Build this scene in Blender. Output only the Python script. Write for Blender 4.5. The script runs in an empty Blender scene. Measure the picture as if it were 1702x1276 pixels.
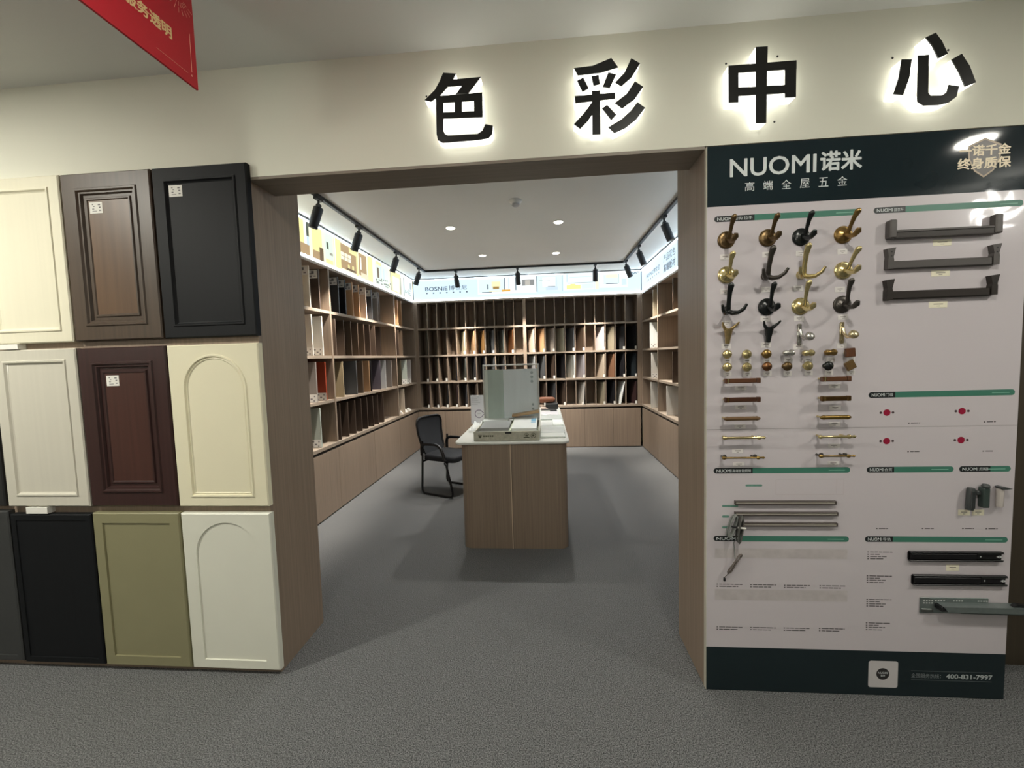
import bpy, math, random
from mathutils import Matrix, Vector, Euler

random.seed(7)
S = bpy.context.scene
COL = S.collection
PI = math.pi

# ------------------------------------------------------------------ camera, world, exposure
cam_data = bpy.data.cameras.new('camera')
cam_data.sensor_width = 36.0
cam_data.lens = 684.33 / 1702.0 * 36.0
cam_data.clip_start = 0.02
cam = bpy.data.objects.new('camera', cam_data)
COL.objects.link(cam)
_r = Vector((0.99651954, 0.07803534, -0.02931368))
_u = Vector((0.02404462, 0.06762501, 0.99742103))
_f = Vector((-0.07981643, 0.99465438, -0.06551331))
_m = Matrix((_r, _u, -_f)).transposed().to_4x4()
_m.translation = Vector((0.0, -1.8171, 1.5))
cam.matrix_world = _m
S.camera = cam

S.view_settings.view_transform = 'Standard'
S.view_settings.look = 'None'
S.view_settings.gamma = 1.0
S.view_settings.use_curve_mapping = False
S.view_settings.exposure = 0.64
S.cycles.use_denoising = True
S.cycles.max_bounces = 8
S.cycles.diffuse_bounces = 5
S.cycles.caustics_reflective = False
S.cycles.caustics_refractive = False
S.cycles.sample_clamp_indirect = 6.0

world = bpy.data.worlds.new('world')
S.world = world
world.use_nodes = True
world.node_tree.nodes['Background'].inputs[0].default_value = (0.9, 0.9, 0.85, 1)
world.node_tree.nodes['Background'].inputs[1].default_value = 0.1

CEIL = 2.815


def hall_light(x, y, power, recessed, color=(1.0, 0.975, 0.87)):
    """the light of a recessed hall lamp, or of an added fill globe (its fitting is built further down)"""
    if recessed:
        l = bpy.data.lights.new('ceiling_and_fill_light', 'AREA')
        l.shape = 'DISK'
        l.size = 0.17
        z = CEIL - 0.012
    else:
        l = bpy.data.lights.new('ceiling_and_fill_light', 'POINT')
        l.shadow_soft_size = 0.12
        z = CEIL - 0.72
    l.energy = power
    l.color = color
    o = bpy.data.objects.new('ceiling_and_fill_light', l)
    COL.objects.link(o)
    o.location = (x, y, z)
    return o


# recessed downlights near the wall, glass globes added further back to brighten ceiling and walls
HALL_LAMPS = [(-2.9, -1.25, 36, True), (-0.9, -1.3, 5, True), (0.75, -1.3, 11, True), (2.82, -1.22, 15, True),
              (-2.2, -2.4, 95, False), (0.4, -2.4, 72, False), (1.2, -5.0, 90, False), (-4.8, -2.8, 60, False), (-2.6, -5.2, 70, False)]
for _x, _y, _p, _k in HALL_LAMPS:
    hall_light(_x, _y, _p, _k)
SPOT_POWER = 170
DOWN_POWER = 80

# ------------------------------------------------------------------ materials


def lin(c):
    return tuple(((v / 255.0) / 12.92 if v / 255.0 <= 0.04045 else ((v / 255.0 + 0.055) / 1.055) ** 2.4) for v in c[:3]) + (1.0,)


MATS = {}


def mat(name, rgb, rough=0.5, metal=0.0, vary=0.06, scale=(8, 8, 8), bump=0.0, spec=0.5, coat=0.0, emit=0.0, trans=0.0, alpha=1.0, detail=3.0):
    """a node material: base colour varied by a stretched noise, optional bump, coat and emission"""
    if name in MATS:
        return MATS[name]
    m = bpy.data.materials.new(name)
    m.use_nodes = True
    nt = m.node_tree
    b = nt.nodes['Principled BSDF']
    b.inputs['Roughness'].default_value = rough
    b.inputs['Metallic'].default_value = metal
    b.inputs['Specular IOR Level'].default_value = spec
    b.inputs['Coat Weight'].default_value = coat
    b.inputs['Coat Roughness'].default_value = 0.04
    b.inputs['Transmission Weight'].default_value = trans
    b.inputs['Alpha'].default_value = alpha
    c = lin(rgb)
    b.inputs['Base Color'].default_value = c
    if vary > 0 or bump > 0:
        g = nt.nodes.new('ShaderNodeNewGeometry')
        mp = nt.nodes.new('ShaderNodeMapping')
        mp.inputs['Scale'].default_value = scale
        nt.links.new(g.outputs['Position'], mp.inputs['Vector'])
        n = nt.nodes.new('ShaderNodeTexNoise')
        n.inputs['Scale'].default_value = 1.0
        n.inputs['Detail'].default_value = detail
        nt.links.new(mp.outputs['Vector'], n.inputs['Vector'])
        if vary > 0:
            r = nt.nodes.new('ShaderNodeValToRGB')
            r.color_ramp.elements[0].position = 0.3
            r.color_ramp.elements[1].position = 0.7
            r.color_ramp.elements[0].color = tuple(v * (1 - vary) for v in c[:3]) + (1,)
            r.color_ramp.elements[1].color = tuple(min(1, v * (1 + vary)) for v in c[:3]) + (1,)
            nt.links.new(n.outputs['Fac'], r.inputs['Fac'])
            nt.links.new(r.outputs['Color'], b.inputs['Base Color'])
        if bump > 0:
            bp_ = nt.nodes.new('ShaderNodeBump')
            bp_.inputs['Strength'].default_value = bump
            bp_.inputs['Distance'].default_value = 0.002
            nt.links.new(n.outputs['Fac'], bp_.inputs['Height'])
            nt.links.new(bp_.outputs['Normal'], b.inputs['Normal'])
    if emit > 0:
        b.inputs['Emission Color'].default_value = c
        b.inputs['Emission Strength'].default_value = emit
    MATS[name] = m
    return m


GRAIN = (95, 95, 1.6)
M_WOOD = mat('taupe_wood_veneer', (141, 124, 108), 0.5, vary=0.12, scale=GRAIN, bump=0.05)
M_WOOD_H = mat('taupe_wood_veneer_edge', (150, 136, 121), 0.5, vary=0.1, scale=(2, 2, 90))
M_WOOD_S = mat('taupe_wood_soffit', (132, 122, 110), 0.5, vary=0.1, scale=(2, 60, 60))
M_WHITE = mat('white_wall_paint', (223, 222, 207), 0.85, vary=0.015, scale=(1.3, 1.3, 1.3))
M_CEIL = mat('white_ceiling_paint', (226, 226, 222), 0.9, vary=0.015, scale=(1, 1, 1))
M_DARKWALL = mat('dark_brown_wall', (62, 54, 42), 0.6, vary=0.1, scale=GRAIN)
M_HALL = mat('hall_wall_paint', (186, 184, 174), 0.8, vary=0.25, scale=(1.5, 1.5, 1.5), detail=6)
M_BLACK = mat('black_metal', (22, 23, 25), 0.45, vary=0.03)
M_DARKGAP = mat('dark_gap', (30, 24, 18), 0.8, vary=0.0)
M_PAPER = mat('white_paper', (232, 230, 222), 0.7, vary=0.02)
M_INK = mat('black_ink', (40, 38, 38), 0.7, vary=0.0)
M_LAMP = mat('lamp_glow', (255, 248, 232), 0.5, vary=0.0, emit=14.0)
M_GLOBE = mat('globe_glow', (255, 248, 232), 0.5, vary=0.0, emit=5.0)
M_DOWN = mat('downlight_glow', (255, 246, 225), 0.5, vary=0.0, emit=9.0)
M_PLASTIC = mat('white_plastic', (225, 224, 220), 0.5, vary=0.02)


def carpet():
    m = bpy.data.materials.new('grey_carpet')
    m.use_nodes = True
    nt = m.node_tree
    b = nt.nodes['Principled BSDF']
    b.inputs['Roughness'].default_value = 0.95
    b.inputs['Specular IOR Level'].default_value = 0.1
    g = nt.nodes.new('ShaderNodeNewGeometry')
    n = nt.nodes.new('ShaderNodeTexNoise')
    n.inputs['Scale'].default_value = 210
    n.inputs['Detail'].default_value = 5
    n.inputs['Roughness'].default_value = 0.75
    n2 = nt.nodes.new('ShaderNodeTexNoise')
    n2.inputs['Scale'].default_value = 5
    n2.inputs['Detail'].default_value = 2
    nt.links.new(g.outputs['Position'], n.inputs['Vector'])
    nt.links.new(g.outputs['Position'], n2.inputs['Vector'])
    r = nt.nodes.new('ShaderNodeValToRGB')
    r.color_ramp.elements[0].position = 0.40
    r.color_ramp.elements[1].position = 0.62
    r.color_ramp.elements[0].color = lin((46, 47, 48))
    r.color_ramp.elements[1].color = lin((146, 147, 147))
    nt.links.new(n.outputs['Fac'], r.inputs['Fac'])
    mx = nt.nodes.new('ShaderNodeMix')
    mx.data_type = 'RGBA'
    mx.blend_type = 'MULTIPLY'
    mx.inputs['Factor'].default_value = 0.25
    r2 = nt.nodes.new('ShaderNodeValToRGB')
    r2.color_ramp.elements[0].color = (0.7, 0.7, 0.7, 1)
    r2.color_ramp.elements[1].color = (1, 1, 1, 1)
    nt.links.new(n2.outputs['Fac'], r2.inputs['Fac'])
    nt.links.new(r.outputs['Color'], mx.inputs['A'])
    nt.links.new(r2.outputs['Color'], mx.inputs['B'])
    nt.links.new(mx.outputs['Result'], b.inputs['Base Color'])
    bp_ = nt.nodes.new('ShaderNodeBump')
    bp_.inputs['Strength'].default_value = 0.4
    bp_.inputs['Distance'].default_value = 0.003
    nt.links.new(n.outputs['Fac'], bp_.inputs['Height'])
    nt.links.new(bp_.outputs['Normal'], b.inputs['Normal'])
    return m


M_CARPET = carpet()


def glow(rgb, strength=1.0):
    key = 'print_%02x%02x%02x_%d' % (rgb[0], rgb[1], rgb[2], int(strength * 100))
    if key in MATS:
        return MATS[key]
    m = bpy.data.materials.new(key)
    m.use_nodes = True
    nt = m.node_tree
    b = nt.nodes['Principled BSDF']
    b.inputs['Base Color'].default_value = lin(tuple(v * 0.4 for v in rgb))
    b.inputs['Roughness'].default_value = 0.4
    b.inputs['Emission Color'].default_value = lin(rgb)
    b.inputs['Emission Strength'].default_value = strength
    MATS[key] = m
    return m


# ------------------------------------------------------------------ mesh helpers
ORIGIN = {}


class MB:
    """collects faces in world coordinates; build() links them as ONE mesh object under its parent"""

    def __init__(self):
        self.v = []
        self.f = []

    def add(self, vs, fs):
        k = len(self.v)
        self.v += [tuple(p) for p in vs]
        self.f += [tuple(i + k for i in q) for q in fs]
        return self

    def box(self, a, b, bev=0.0):
        x0, y0, z0 = (min(a[i], b[i]) for i in range(3))
        x1, y1, z1 = (max(a[i], b[i]) for i in range(3))
        if bev <= 0:
            vs = [(x0, y0, z0), (x1, y0, z0), (x1, y1, z0), (x0, y1, z0), (x0, y0, z1), (x1, y0, z1), (x1, y1, z1), (x0, y1, z1)]
            return self.add(vs, [(0, 3, 2, 1), (4, 5, 6, 7), (0, 1, 5, 4), (1, 2, 6, 5), (2, 3, 7, 6), (3, 0, 4, 7)])
        e = min(bev, (x1 - x0) / 2.01, (y1 - y0) / 2.01, (z1 - z0) / 2.01)
        vs = []
        for X, sx in ((x0, 1), (x1, -1)):
            for Y, sy in ((y0, 1), (y1, -1)):
                for Z, sz in ((z0, 1), (z1, -1)):
                    vs += [(X, Y + sy * e, Z + sz * e), (X + sx * e, Y, Z + sz * e), (X + sx * e, Y + sy * e, Z)]
        c = lambda i, j, k, a: ((i * 2 + j) * 2 + k) * 3 + a
        fs = [tuple(c(i, j, k, 0) for j, k in ((0, 0), (0, 1), (1, 1), (1, 0))) for i in (0, 1)]
        fs += [tuple(c(i, j, k, 1) for i, k in ((0, 0), (0, 1), (1, 1), (1, 0))) for j in (0, 1)]
        fs += [tuple(c(i, j, k, 2) for i, j in ((0, 0), (0, 1), (1, 1), (1, 0))) for k in (0, 1)]
        for i in (0, 1):
            for j in (0, 1):
                fs.append((c(i, j, 0, 0), c(i, j, 1, 0), c(i, j, 1, 1), c(i, j, 0, 1)))
                fs.append((c(i, 0, j, 0), c(i, 1, j, 0), c(i, 1, j, 2), c(i, 0, j, 2)))
                fs.append((c(0, i, j, 1), c(1, i, j, 1), c(1, i, j, 2), c(0, i, j, 2)))
                for k in (0, 1):
                    fs.append((c(i, j, k, 0), c(i, j, k, 1), c(i, j, k, 2)))
        return self.add(vs, fs)

    def prism(self, poly, y0, y1, to=None):
        """outline poly of (u, w) pairs extruded between two depths; to(u, d, w) gives the world point"""
        to = to or (lambda u, d, w: (u, d, w))
        n = len(poly)
        vs = [to(p[0], y0, p[1]) for p in poly] + [to(p[0], y1, p[1]) for p in poly]
        fs = [tuple(range(n)), tuple(range(2 * n - 1, n - 1, -1))]
        fs += [(i, (i + 1) % n, n + (i + 1) % n, n + i) for i in range(n)]
        return self.add(vs, fs)

    def tube(self, pts, rad, n=10, flat=None, cap=True):
        """a pipe along pts; rad a number or one per point; flat squashes the section across a direction"""
        pts = [Vector(p) for p in pts]
        if not isinstance(rad, (list, tuple)):
            rad = [rad] * len(pts)
        vs = []
        prev = None
        for i, p in enumerate(pts):
            t = (pts[min(i + 1, len(pts) - 1)] - pts[max(i - 1, 0)]).normalized()
            ref = prev if prev is not None else (Vector((0, 0, 1)) if abs(t.z) < 0.9 else Vector((1, 0, 0)))
            a = (ref - t * ref.dot(t)).normalized()
            prev = a
            b = t.cross(a)
            for k in range(n):
                w = 2 * PI * k / n
                q = (a * math.cos(w) + b * math.sin(w)) * rad[i]
                if flat:
                    fd = Vector(flat[0])
                    q -= fd * q.dot(fd) * (1 - flat[1])
                vs.append(p + q)
        fs = []
        for i in range(len(pts) - 1):
            for k in range(n):
                a0 = i * n + k
                a1 = i * n + (k + 1) % n
                fs.append((a0, a1, a1 + n, a0 + n))
        if cap:
            fs.append(tuple(range(n - 1, -1, -1)))
            fs.append(tuple((len(pts) - 1) * n + k for k in range(n)))
        return self.add(vs, fs)

    def lathe(self, c, axis, prof, n=20):
        """prof = (radius, distance along axis) pairs turned about axis from point c"""
        c = Vector(c)
        ax = Vector(axis).normalized()
        ref = Vector((0, 0, 1)) if abs(ax.z) < 0.9 else Vector((1, 0, 0))
        a = (ref - ax * ref.dot(ax)).normalized()
        b = ax.cross(a)
        vs = []
        for r, d in prof:
            for k in range(n):
                w = 2 * PI * k / n
                vs.append(c + ax * d + (a * math.cos(w) + b * math.sin(w)) * max(r, 1e-5))
        fs = []
        for i in range(len(prof) - 1):
            for k in range(n):
                p0 = i * n + k
                p1 = i * n + (k + 1) % n
                fs.append((p0, p1, p1 + n, p0 + n))
        fs.append(tuple(range(n - 1, -1, -1)))
        fs.append(tuple((len(prof) - 1) * n + k for k in range(n)))
        return self.add(vs, fs)

    def loops(self, ls, close_first=False, close_last=True):
        """bridges closed loops with the same number of points"""
        n = len(ls[0])
        vs = [p for l in ls for p in l]
        fs = []
        for i in range(len(ls) - 1):
            for k in range(n):
                p0 = i * n + k
                p1 = i * n + (k + 1) % n
                fs.append((p0, p1, p1 + n, p0 + n))
        if close_first:
            fs.append(tuple(range(n - 1, -1, -1)))
        if close_last:
            fs.append(tuple((len(ls) - 1) * n + k for k in range(n)))
        return self.add(vs, fs)

    def turn(self, loc, rz):
        """turns about z and moves everything collected so far"""
        c, s = math.cos(rz), math.sin(rz)
        self.v = [(loc[0] + c * x - s * y, loc[1] + s * x + c * y, loc[2] + z) for x, y, z in self.v]
        return self

    def build(self, name, m, parent=None, smooth=None):
        me = bpy.data.meshes.new(name)
        og = ORIGIN.get(parent.name, Vector((0, 0, 0))) if parent else Vector((0, 0, 0))
        me.from_pydata([tuple(Vector(p) - og) for p in self.v], [], self.f)
        me.materials.append(m)
        me.validate()
        o = bpy.data.objects.new(name, me)
        COL.objects.link(o)
        if parent:
            o.parent = parent
        ORIGIN[o.name] = og
        import bmesh
        bm = bmesh.new()
        bm.from_mesh(me)
        bmesh.ops.recalc_face_normals(bm, faces=bm.faces)
        bm.to_mesh(me)
        bm.free()
        if smooth is not None:
            for p in me.polygons:
                p.use_smooth = True
            me.set_sharp_from_angle(angle=math.radians(smooth))
        return o


def box(name, a, b, m, parent=None, bev=0.0):
    return MB().box(a, b, bev).build(name, m, parent)


def tag(o, label, cat, group=None):
    o['label'] = label
    o['category'] = cat
    if group:
        o['group'] = group
    return o


def thing(name, loc, label, cat, group=None):
    o = bpy.data.objects.new(name, None)
    o.empty_display_size = 0.05
    COL.objects.link(o)
    o.location = loc
    ORIGIN[o.name] = Vector(loc)
    return tag(o, label, cat, group)


def struct(o):
    o['kind'] = 'structure'
    return o


def copy_tree(o, parent=None):
    c = o.copy()
    COL.objects.link(c)
    if parent:
        c.parent = parent
    ORIGIN[c.name] = ORIGIN.get(o.name, Vector((0, 0, 0)))
    for ch in list(o.children):
        copy_tree(ch, c)
    return c


TEXTS = {}


def glyphs(body):
    if body not in TEXTS:
        c = bpy.data.curves.new('lettering', 'FONT')
        c.body = body
        c.size = 1.0
        c.resolution_u = 3
        o = bpy.data.objects.new('lettering', c)
        COL.objects.link(o)
        dg = bpy.context.evaluated_depsgraph_get()
        dg.update()
        me = bpy.data.meshes.new_from_object(o.evaluated_get(dg))
        vs = [tuple(v.co) for v in me.vertices]
        fs = [tuple(p.vertices) for p in me.polygons]
        bpy.data.objects.remove(o)
        bpy.data.curves.remove(c)
        bpy.data.meshes.remove(me)
        x0 = min(v[0] for v in vs)
        x1 = max(v[0] for v in vs)
        y0 = min(v[1] for v in vs)
        y1 = max(v[1] for v in vs)
        TEXTS[body] = (vs, fs, x0, x1, y0, y1)
    return TEXTS[body]


def lettering(name, body, rect, to, m, parent, bold=0.012):
    """flat lettering filling rect = (u0, u1, w0, w1); to(u, w) gives the world point; bold thickens every stroke"""
    vs, fs, x0, x1, y0, y1 = glyphs(body)
    u0, u1, w0, w1 = rect
    b = bold if bold > 0.004 else 0.0
    sx, sy = (u1 - u0) / (x1 - x0 + 2 * b), (w1 - w0) / (y1 - y0 + 2 * b)
    mb = MB()
    o = Vector(to(0, 0))
    nrm = (Vector(to(1, 0)) - o).cross(Vector(to(0, 1)) - o)
    for k, (dx, dy) in enumerate([(0, 0)] if b == 0 else [(b * math.cos(PI * k / 4), b * math.sin(PI * k / 4)) for k in range(8)]):
        mb.add([Vector(to(u0 + (p[0] - x0 + dx + b) * sx, w0 + (p[1] - y0 + dy + b) * sy)) + nrm * (0.00003 * k) for p in vs], fs)
    return mb.build(name, m, parent)


# ------------------------------------------------------------------ the setting
XL, XR, YB = -2.116, 1.541, 4.87        # fronts of the left, right and back cabinets
JL, JR = -1.314, 0.681                  # the two sides of the opening
ZL, TL = 2.331, 0.19                    # lintel height and thickness
DL, DR = 0.382, 0.352                   # depth of the two jambs

struct(box('floor', (-6.2, -7, -0.1), (6.2, 5.5, 0), M_CARPET))
struct(box('ceiling', (-6.2, -7, CEIL), (6.2, 5.5, CEIL + 0.1), M_CEIL))
mw = MB()
mw.box((-6.2, 0, ZL + 0.012), (6.2, TL, CEIL))
struct(mw.build('wall_front', M_WHITE))
mw = MB().box((-6.2, 0, 0), (JL, DL, ZL)).box((-6.2, TL, ZL), (JL, DL, CEIL))
struct(mw.build('trim_1', M_WOOD))
mw = MB().box((JR, 0, 0), (1.895, DR, ZL)).box((JR, TL, ZL), (1.95, DR, CEIL))
struct(mw.build('trim_2', M_WOOD))
struct(box('trim_3', (JL, 0.001, ZL), (JR, TL, ZL + 0.012), M_WOOD_S))
struct(box('wall_front_recess', (1.895, 0.186, 0), (6.2, DR, ZL + 0.012), M_DARKWALL))
struct(box('wall_left', (XL - 0.36, DL, 0), (XL - 0.46, 5.33, CEIL), M_WHITE))
struct(box('wall_right', (XR + 0.36, DR, 0), (XR + 0.46, 5.33, CEIL), M_WHITE))
struct(box('wall_back', (XL - 0.36, YB + 0.36, 0), (XR + 0.36, YB + 0.46, CEIL), M_WHITE))
struct(box('wall_hall_left', (-6.2, -7, 0), (-6.1, 0, CEIL), M_HALL))
struct(box('wall_hall_right', (6.1, -7, 0), (6.2, 0, CEIL), M_HALL))
struct(box('wall_hall_rear', (-6.1, -7, 0), (6.1, -6.9, CEIL), M_HALL))

# recessed ceiling lamps of the hall and the added fill globes
for (x, y, p, rec), nm in zip(HALL_LAMPS, ('farthest left of the recessed row', 'second of the recessed row', 'third of the recessed row', 'right end of the recessed row',
                                           'second from left in the near pair of rows', 'nearest the opening', 'right of the rear row', 'leftmost', 'left of the rear row')):
    if rec:
        t = thing('downlight', (x, y, CEIL), 'round recessed downlight in the hall ceiling, ' + nm, 'downlight', 'recessed downlights of the hall')
        MB().lathe((x, y, CEIL), (0, 0, -1), [(0.105, 0), (0.105, 0.004), (0.092, 0.006)], 32).build('trim_ring', M_PLASTIC, t, 30)
        MB().lathe((x, y, CEIL - 0.005), (0, 0, -1), [(0.09, 0), (0.089, 0.003)], 32).build('diffuser', M_LAMP, t, 30)
    else:
        t = thing('fill_globe_lamp', (x, y, CEIL), 'added white globe fill lamp, ' + nm, 'ceiling lamp', 'added globe lamps of the hall')
        MB().lathe((x, y, CEIL), (0, 0, -1), [(0.05, 0), (0.05, 0.02), (0.012, 0.03), (0.012, 0.60)], 20).build('stem', M_PLASTIC, t, 40)
        MB().lathe((x, y, CEIL - 0.72), (0, 0, 1), [(0.115 * math.sin(PI * k / 10), -0.115 * math.cos(PI * k / 10)) for k in range(11)], 24).build('glass_globe', M_GLOBE, t, 60)

# measured positions (metres) on the board, the letters and the side shelving
HEADINGS = [(0.7105, 2.0397, 0.8696, 1.2694, 'NUOMI挂钩 拉手'), (1.326, 2.0402, 1.445, 1.8727, 'NUOMI挂衣杆'), (1.3258, 1.3003, 1.4288, 1.877, 'NUOMI门吸'), (0.7109, 0.988, 0.8715, 1.2619, 'NUOMI高端智能照明'), (1.3268, 0.9881, 1.4333, 1.6615, 'NUOMI合页'), (1.682, 0.9884, 1.7997, 1.8758, 'NUOMI反弹器'), (0.7117, 0.6907, 0.8219, 1.264, 'NUOMI'), (1.3272, 0.6916, 1.4373, 1.8781, 'NUOMI导轨')]
HOOKS = [('A', 'bronze', (0.7581, 1.9542), (0.0003, 0.0714)), ('A', 'bronze', (0.921, 1.9543), (0.0004, 0.0669)), ('A', 'black', (1.0508, 1.9512), (-0.0023, 0.0721)), ('A', 'antique', (1.2118, 1.9515), (0.0059, 0.0714)), ('A', 'gold', (0.7593, 1.8123), (-0.0047, 0.0714)), ('B', 'pewter', (0.9132, 1.8006), (-0.0062, 0.0966)), ('B', 'gold', (1.0509, 1.7994), (-0.0121, 0.1006)), ('A', 'gold', (1.2154, 1.8101), (0.008, 0.0692)), ('B', 'black', (0.7587, 1.6666), (-0.0103, 0.0926)), ('A', 'black', (0.9205, 1.6752), (-0.0082, 0.0805)), ('A', 'gold', (1.0529, 1.6726), (-0.0099, 0.0857)), ('A', 'pewter', (1.2138, 1.6736), (-0.0139, 0.0848)), ('C', 'brass', (0.7604, 1.5642), (0.0051, 0.0348)), ('C', 'black', (0.9217, 1.5638), (0.0048, 0.0319)), ('D', 'silver', (1.0499, 1.5595), (-0.018, -0.0149)), ('D', 'champagne', (1.2148, 1.5614), (-0.0189, -0.0152))]
KNOBS = [(0.7549, 1.4852), (0.833, 1.4828), (0.9113, 1.4818), (0.9944, 1.4829), (1.0715, 1.4807), (1.1573, 1.4801), (1.2355, 1.4777), (0.7552, 1.4317), (0.8342, 1.4295), (0.9138, 1.4298), (0.9928, 1.4284), (1.074, 1.4279), (1.1525, 1.4257), (1.2368, 1.4258)]
PULLS = [(0.7392, 0.8812, 1.3747), (0.7396, 0.8819, 1.2961), (0.7363, 0.8836, 1.2172), (0.733, 0.9059, 1.1367), (0.731, 0.9032, 1.0522), (1.1178, 1.231, 1.373), (1.1186, 1.2317, 1.2934), (1.1158, 1.2369, 1.2162), (1.111, 1.2572, 1.1363), (1.1149, 1.2568, 1.0558)]
HOOK_CARDS = [(0.7541, 1.8861), (0.9205, 1.8878), (1.0519, 1.8863), (1.2114, 1.8858), (0.7547, 1.746), (0.9173, 1.7466), (1.0447, 1.7462), (1.2055, 1.7346), (0.7602, 1.6142), (0.9162, 1.626), (1.0489, 1.6237), (1.2195, 1.6223), (0.7606, 1.5191), (0.9197, 1.5191), (1.0484, 1.5076), (1.2174, 1.5073)]
KNOB_CARDS = [(0.7658, 1.456), (0.8451, 1.4537), (0.9245, 1.4527), (1.0088, 1.454), (1.0871, 1.4518), (1.1742, 1.4513), (1.2536, 1.449), (0.766, 1.4016), (0.8462, 1.3995), (0.927, 1.3999), (1.0072, 1.3986), (1.0897, 1.3982), (1.1694, 1.3961), (1.2548, 1.3963)]
PULL_CARDS = [(0.8199, 1.3457), (0.8205, 1.2642), (0.8186, 1.1822), (0.8095, 1.0765), (0.8147, 1.0193), (1.1928, 1.3444), (1.197, 1.2542), (1.1961, 1.1862), (1.1956, 1.095), (1.1947, 1.0211)]
RAIL_CARDS = [(1.5849, 1.9027), (1.5826, 1.7828), (1.5781, 1.6594), (1.7073, 0.8063), (1.7609, 0.8064)]
SLIDE_CARD = (1.6726, 0.5716)
STRIPS = [(0.796, 1.203, 0.8515), (0.7963, 1.2112, 0.8033), (0.814, 1.2098, 0.7571)]
CORD = {'coil_a': (0.7766, 0.7564), 'coil_b': (0.8016, 0.7512), 'top': (0.7885, 0.8544), 'mid': (0.7895, 0.6818), 'low': (0.7947, 0.6364), 'bun_a': (0.8173, 0.6312), 'bun_b': (0.7676, 0.5419), 'plug': (0.7526, 0.5147)}
RAILS = [{'l': (1.36, 1.9208, 1.3974, 1.9967), 'r': (1.7479, 1.9213, 1.7797, 1.9981), 'bar': ((1.3747, 1.9365), (1.7558, 1.9369))}, {'l': (1.3654, 1.8049, 1.3963, 1.8885), 'r': (1.7465, 1.8055, 1.7838, 1.8852), 'bar': ((1.3694, 1.8196), (1.761, 1.8195))}, {'l': (1.3645, 1.6833, 1.3956, 1.7654), 'r': (1.7454, 1.6887, 1.7816, 1.7669), 'bar': ((1.3729, 1.6998), (1.7577, 1.7024))}]
CATCHES = [(1.6991, 0.8236, 1.7277, 0.9145), (1.7475, 0.8338, 1.7839, 0.9286), (1.8136, 0.8355, 1.8384, 0.9107)]
SLIDES = [(1.4962, 0.6027, 1.8544, 0.6439), (1.5134, 0.4992, 1.8736, 0.5433), (1.5491, 0.4051, 1.8132, 0.4425), (1.595, 0.3682, 1.9961, 0.4073)]
BULLETS = [((1.3382, 0.635), 1.4378), ((1.3384, 0.6259), 1.3907), ((1.3387, 0.6159), 1.4147), ((1.3389, 0.606), 1.4055), ((1.3384, 0.5313), 1.4384), ((1.3387, 0.5221), 1.3912), ((1.3389, 0.5126), 1.4152), ((1.3392, 0.5026), 1.406), ((1.3399, 0.4281), 1.4402), ((1.3401, 0.4188), 1.3928), ((1.3404, 0.4085), 1.4169), ((1.3406, 0.3989), 1.4077), ((1.3401, 0.3241), 1.4408), ((1.3403, 0.3142), 1.3932), ((1.3406, 0.3049), 1.4175), ((1.3408, 0.2941), 1.4082), ((0.7249, 0.4858), 0.8333), ((0.7249, 0.476), 0.8157), ((0.8658, 0.4855), 0.9728), ((0.8659, 0.4758), 0.9555), ((1.0051, 0.4852), 1.1107), ((1.0052, 0.4756), 1.0935), ((1.1499, 0.4851), 1.254), ((1.15, 0.4755), 1.2371), ((0.7255, 0.2914), 0.8346), ((0.7255, 0.2815), 0.8169), ((0.8674, 0.2924), 0.9752), ((0.8675, 0.2825), 0.9577), ((1.0064, 0.2933), 1.1127), ((1.0065, 0.2835), 1.0954), ((1.1509, 0.2944), 1.2558), ((1.1511, 0.2846), 1.2388), ((1.4807, 1.1815), 1.5266), ((1.7667, 1.1817), 1.8114), ((1.4821, 1.0626), 1.5283), ((1.7672, 1.0619), 1.8122), ((1.3699, 0.7375), 1.4171), ((1.5483, 0.7382), 1.5947), ((1.7031, 0.7389), 1.7488), ((1.7922, 0.738), 1.8376)]
RED_SPOTS = [(1.3986, 1.2266), (1.684, 1.2274), (1.401, 1.1081), (1.6848, 1.1088)]
PALE_BANDS = [(0.7177, 0.6036, 1.2591, 0.6461), (0.7183, 0.4158, 1.2633, 0.4643)]
FRAME_PRINT = (0.9661, 0.8826, 1.2383, 0.9498)
MINI_PRINT = [(0.8426, 0.9184, 0.9114, 0.9289), (0.7463, 0.8293, 0.8135, 0.8385), (0.7466, 0.7829, 0.7764, 0.7935), (0.7467, 0.7351, 0.7767, 0.7457)]
SEAM_Z = 1.1667
TITLE = (0.7743, 2.1972, 1.2813, 2.2888)
TITLE_LATIN = (0.7714, 1.1058, 2.205, 2.2781)
TITLE_HAN = (1.1194, 1.2779, 2.2074, 2.2819)
SUBTITLE = (0.8308, 1.2235, 2.1452, 2.1806)
BADGE = [(1.6331, 1.8183, 2.2283, 2.2669), (1.6284, 1.8204, 2.1783, 2.2192)]
BADGE_SHIELD = (1.725, 2.1442, 2.2874)
QR_CARD = (1.3558, 0.037, 1.4741, 0.1563)
LOGO_DISC = (1.4137, 0.098)
HOTLINE = [(1.5267, 1.6527, 0.0837, 0.1079), (1.6646, 1.845, 0.0841, 0.1081)]
HOTLINE_RULES = [(1.5261, 1.8417, 0.1164), (1.5273, 1.8434, 0.0763)]
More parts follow.
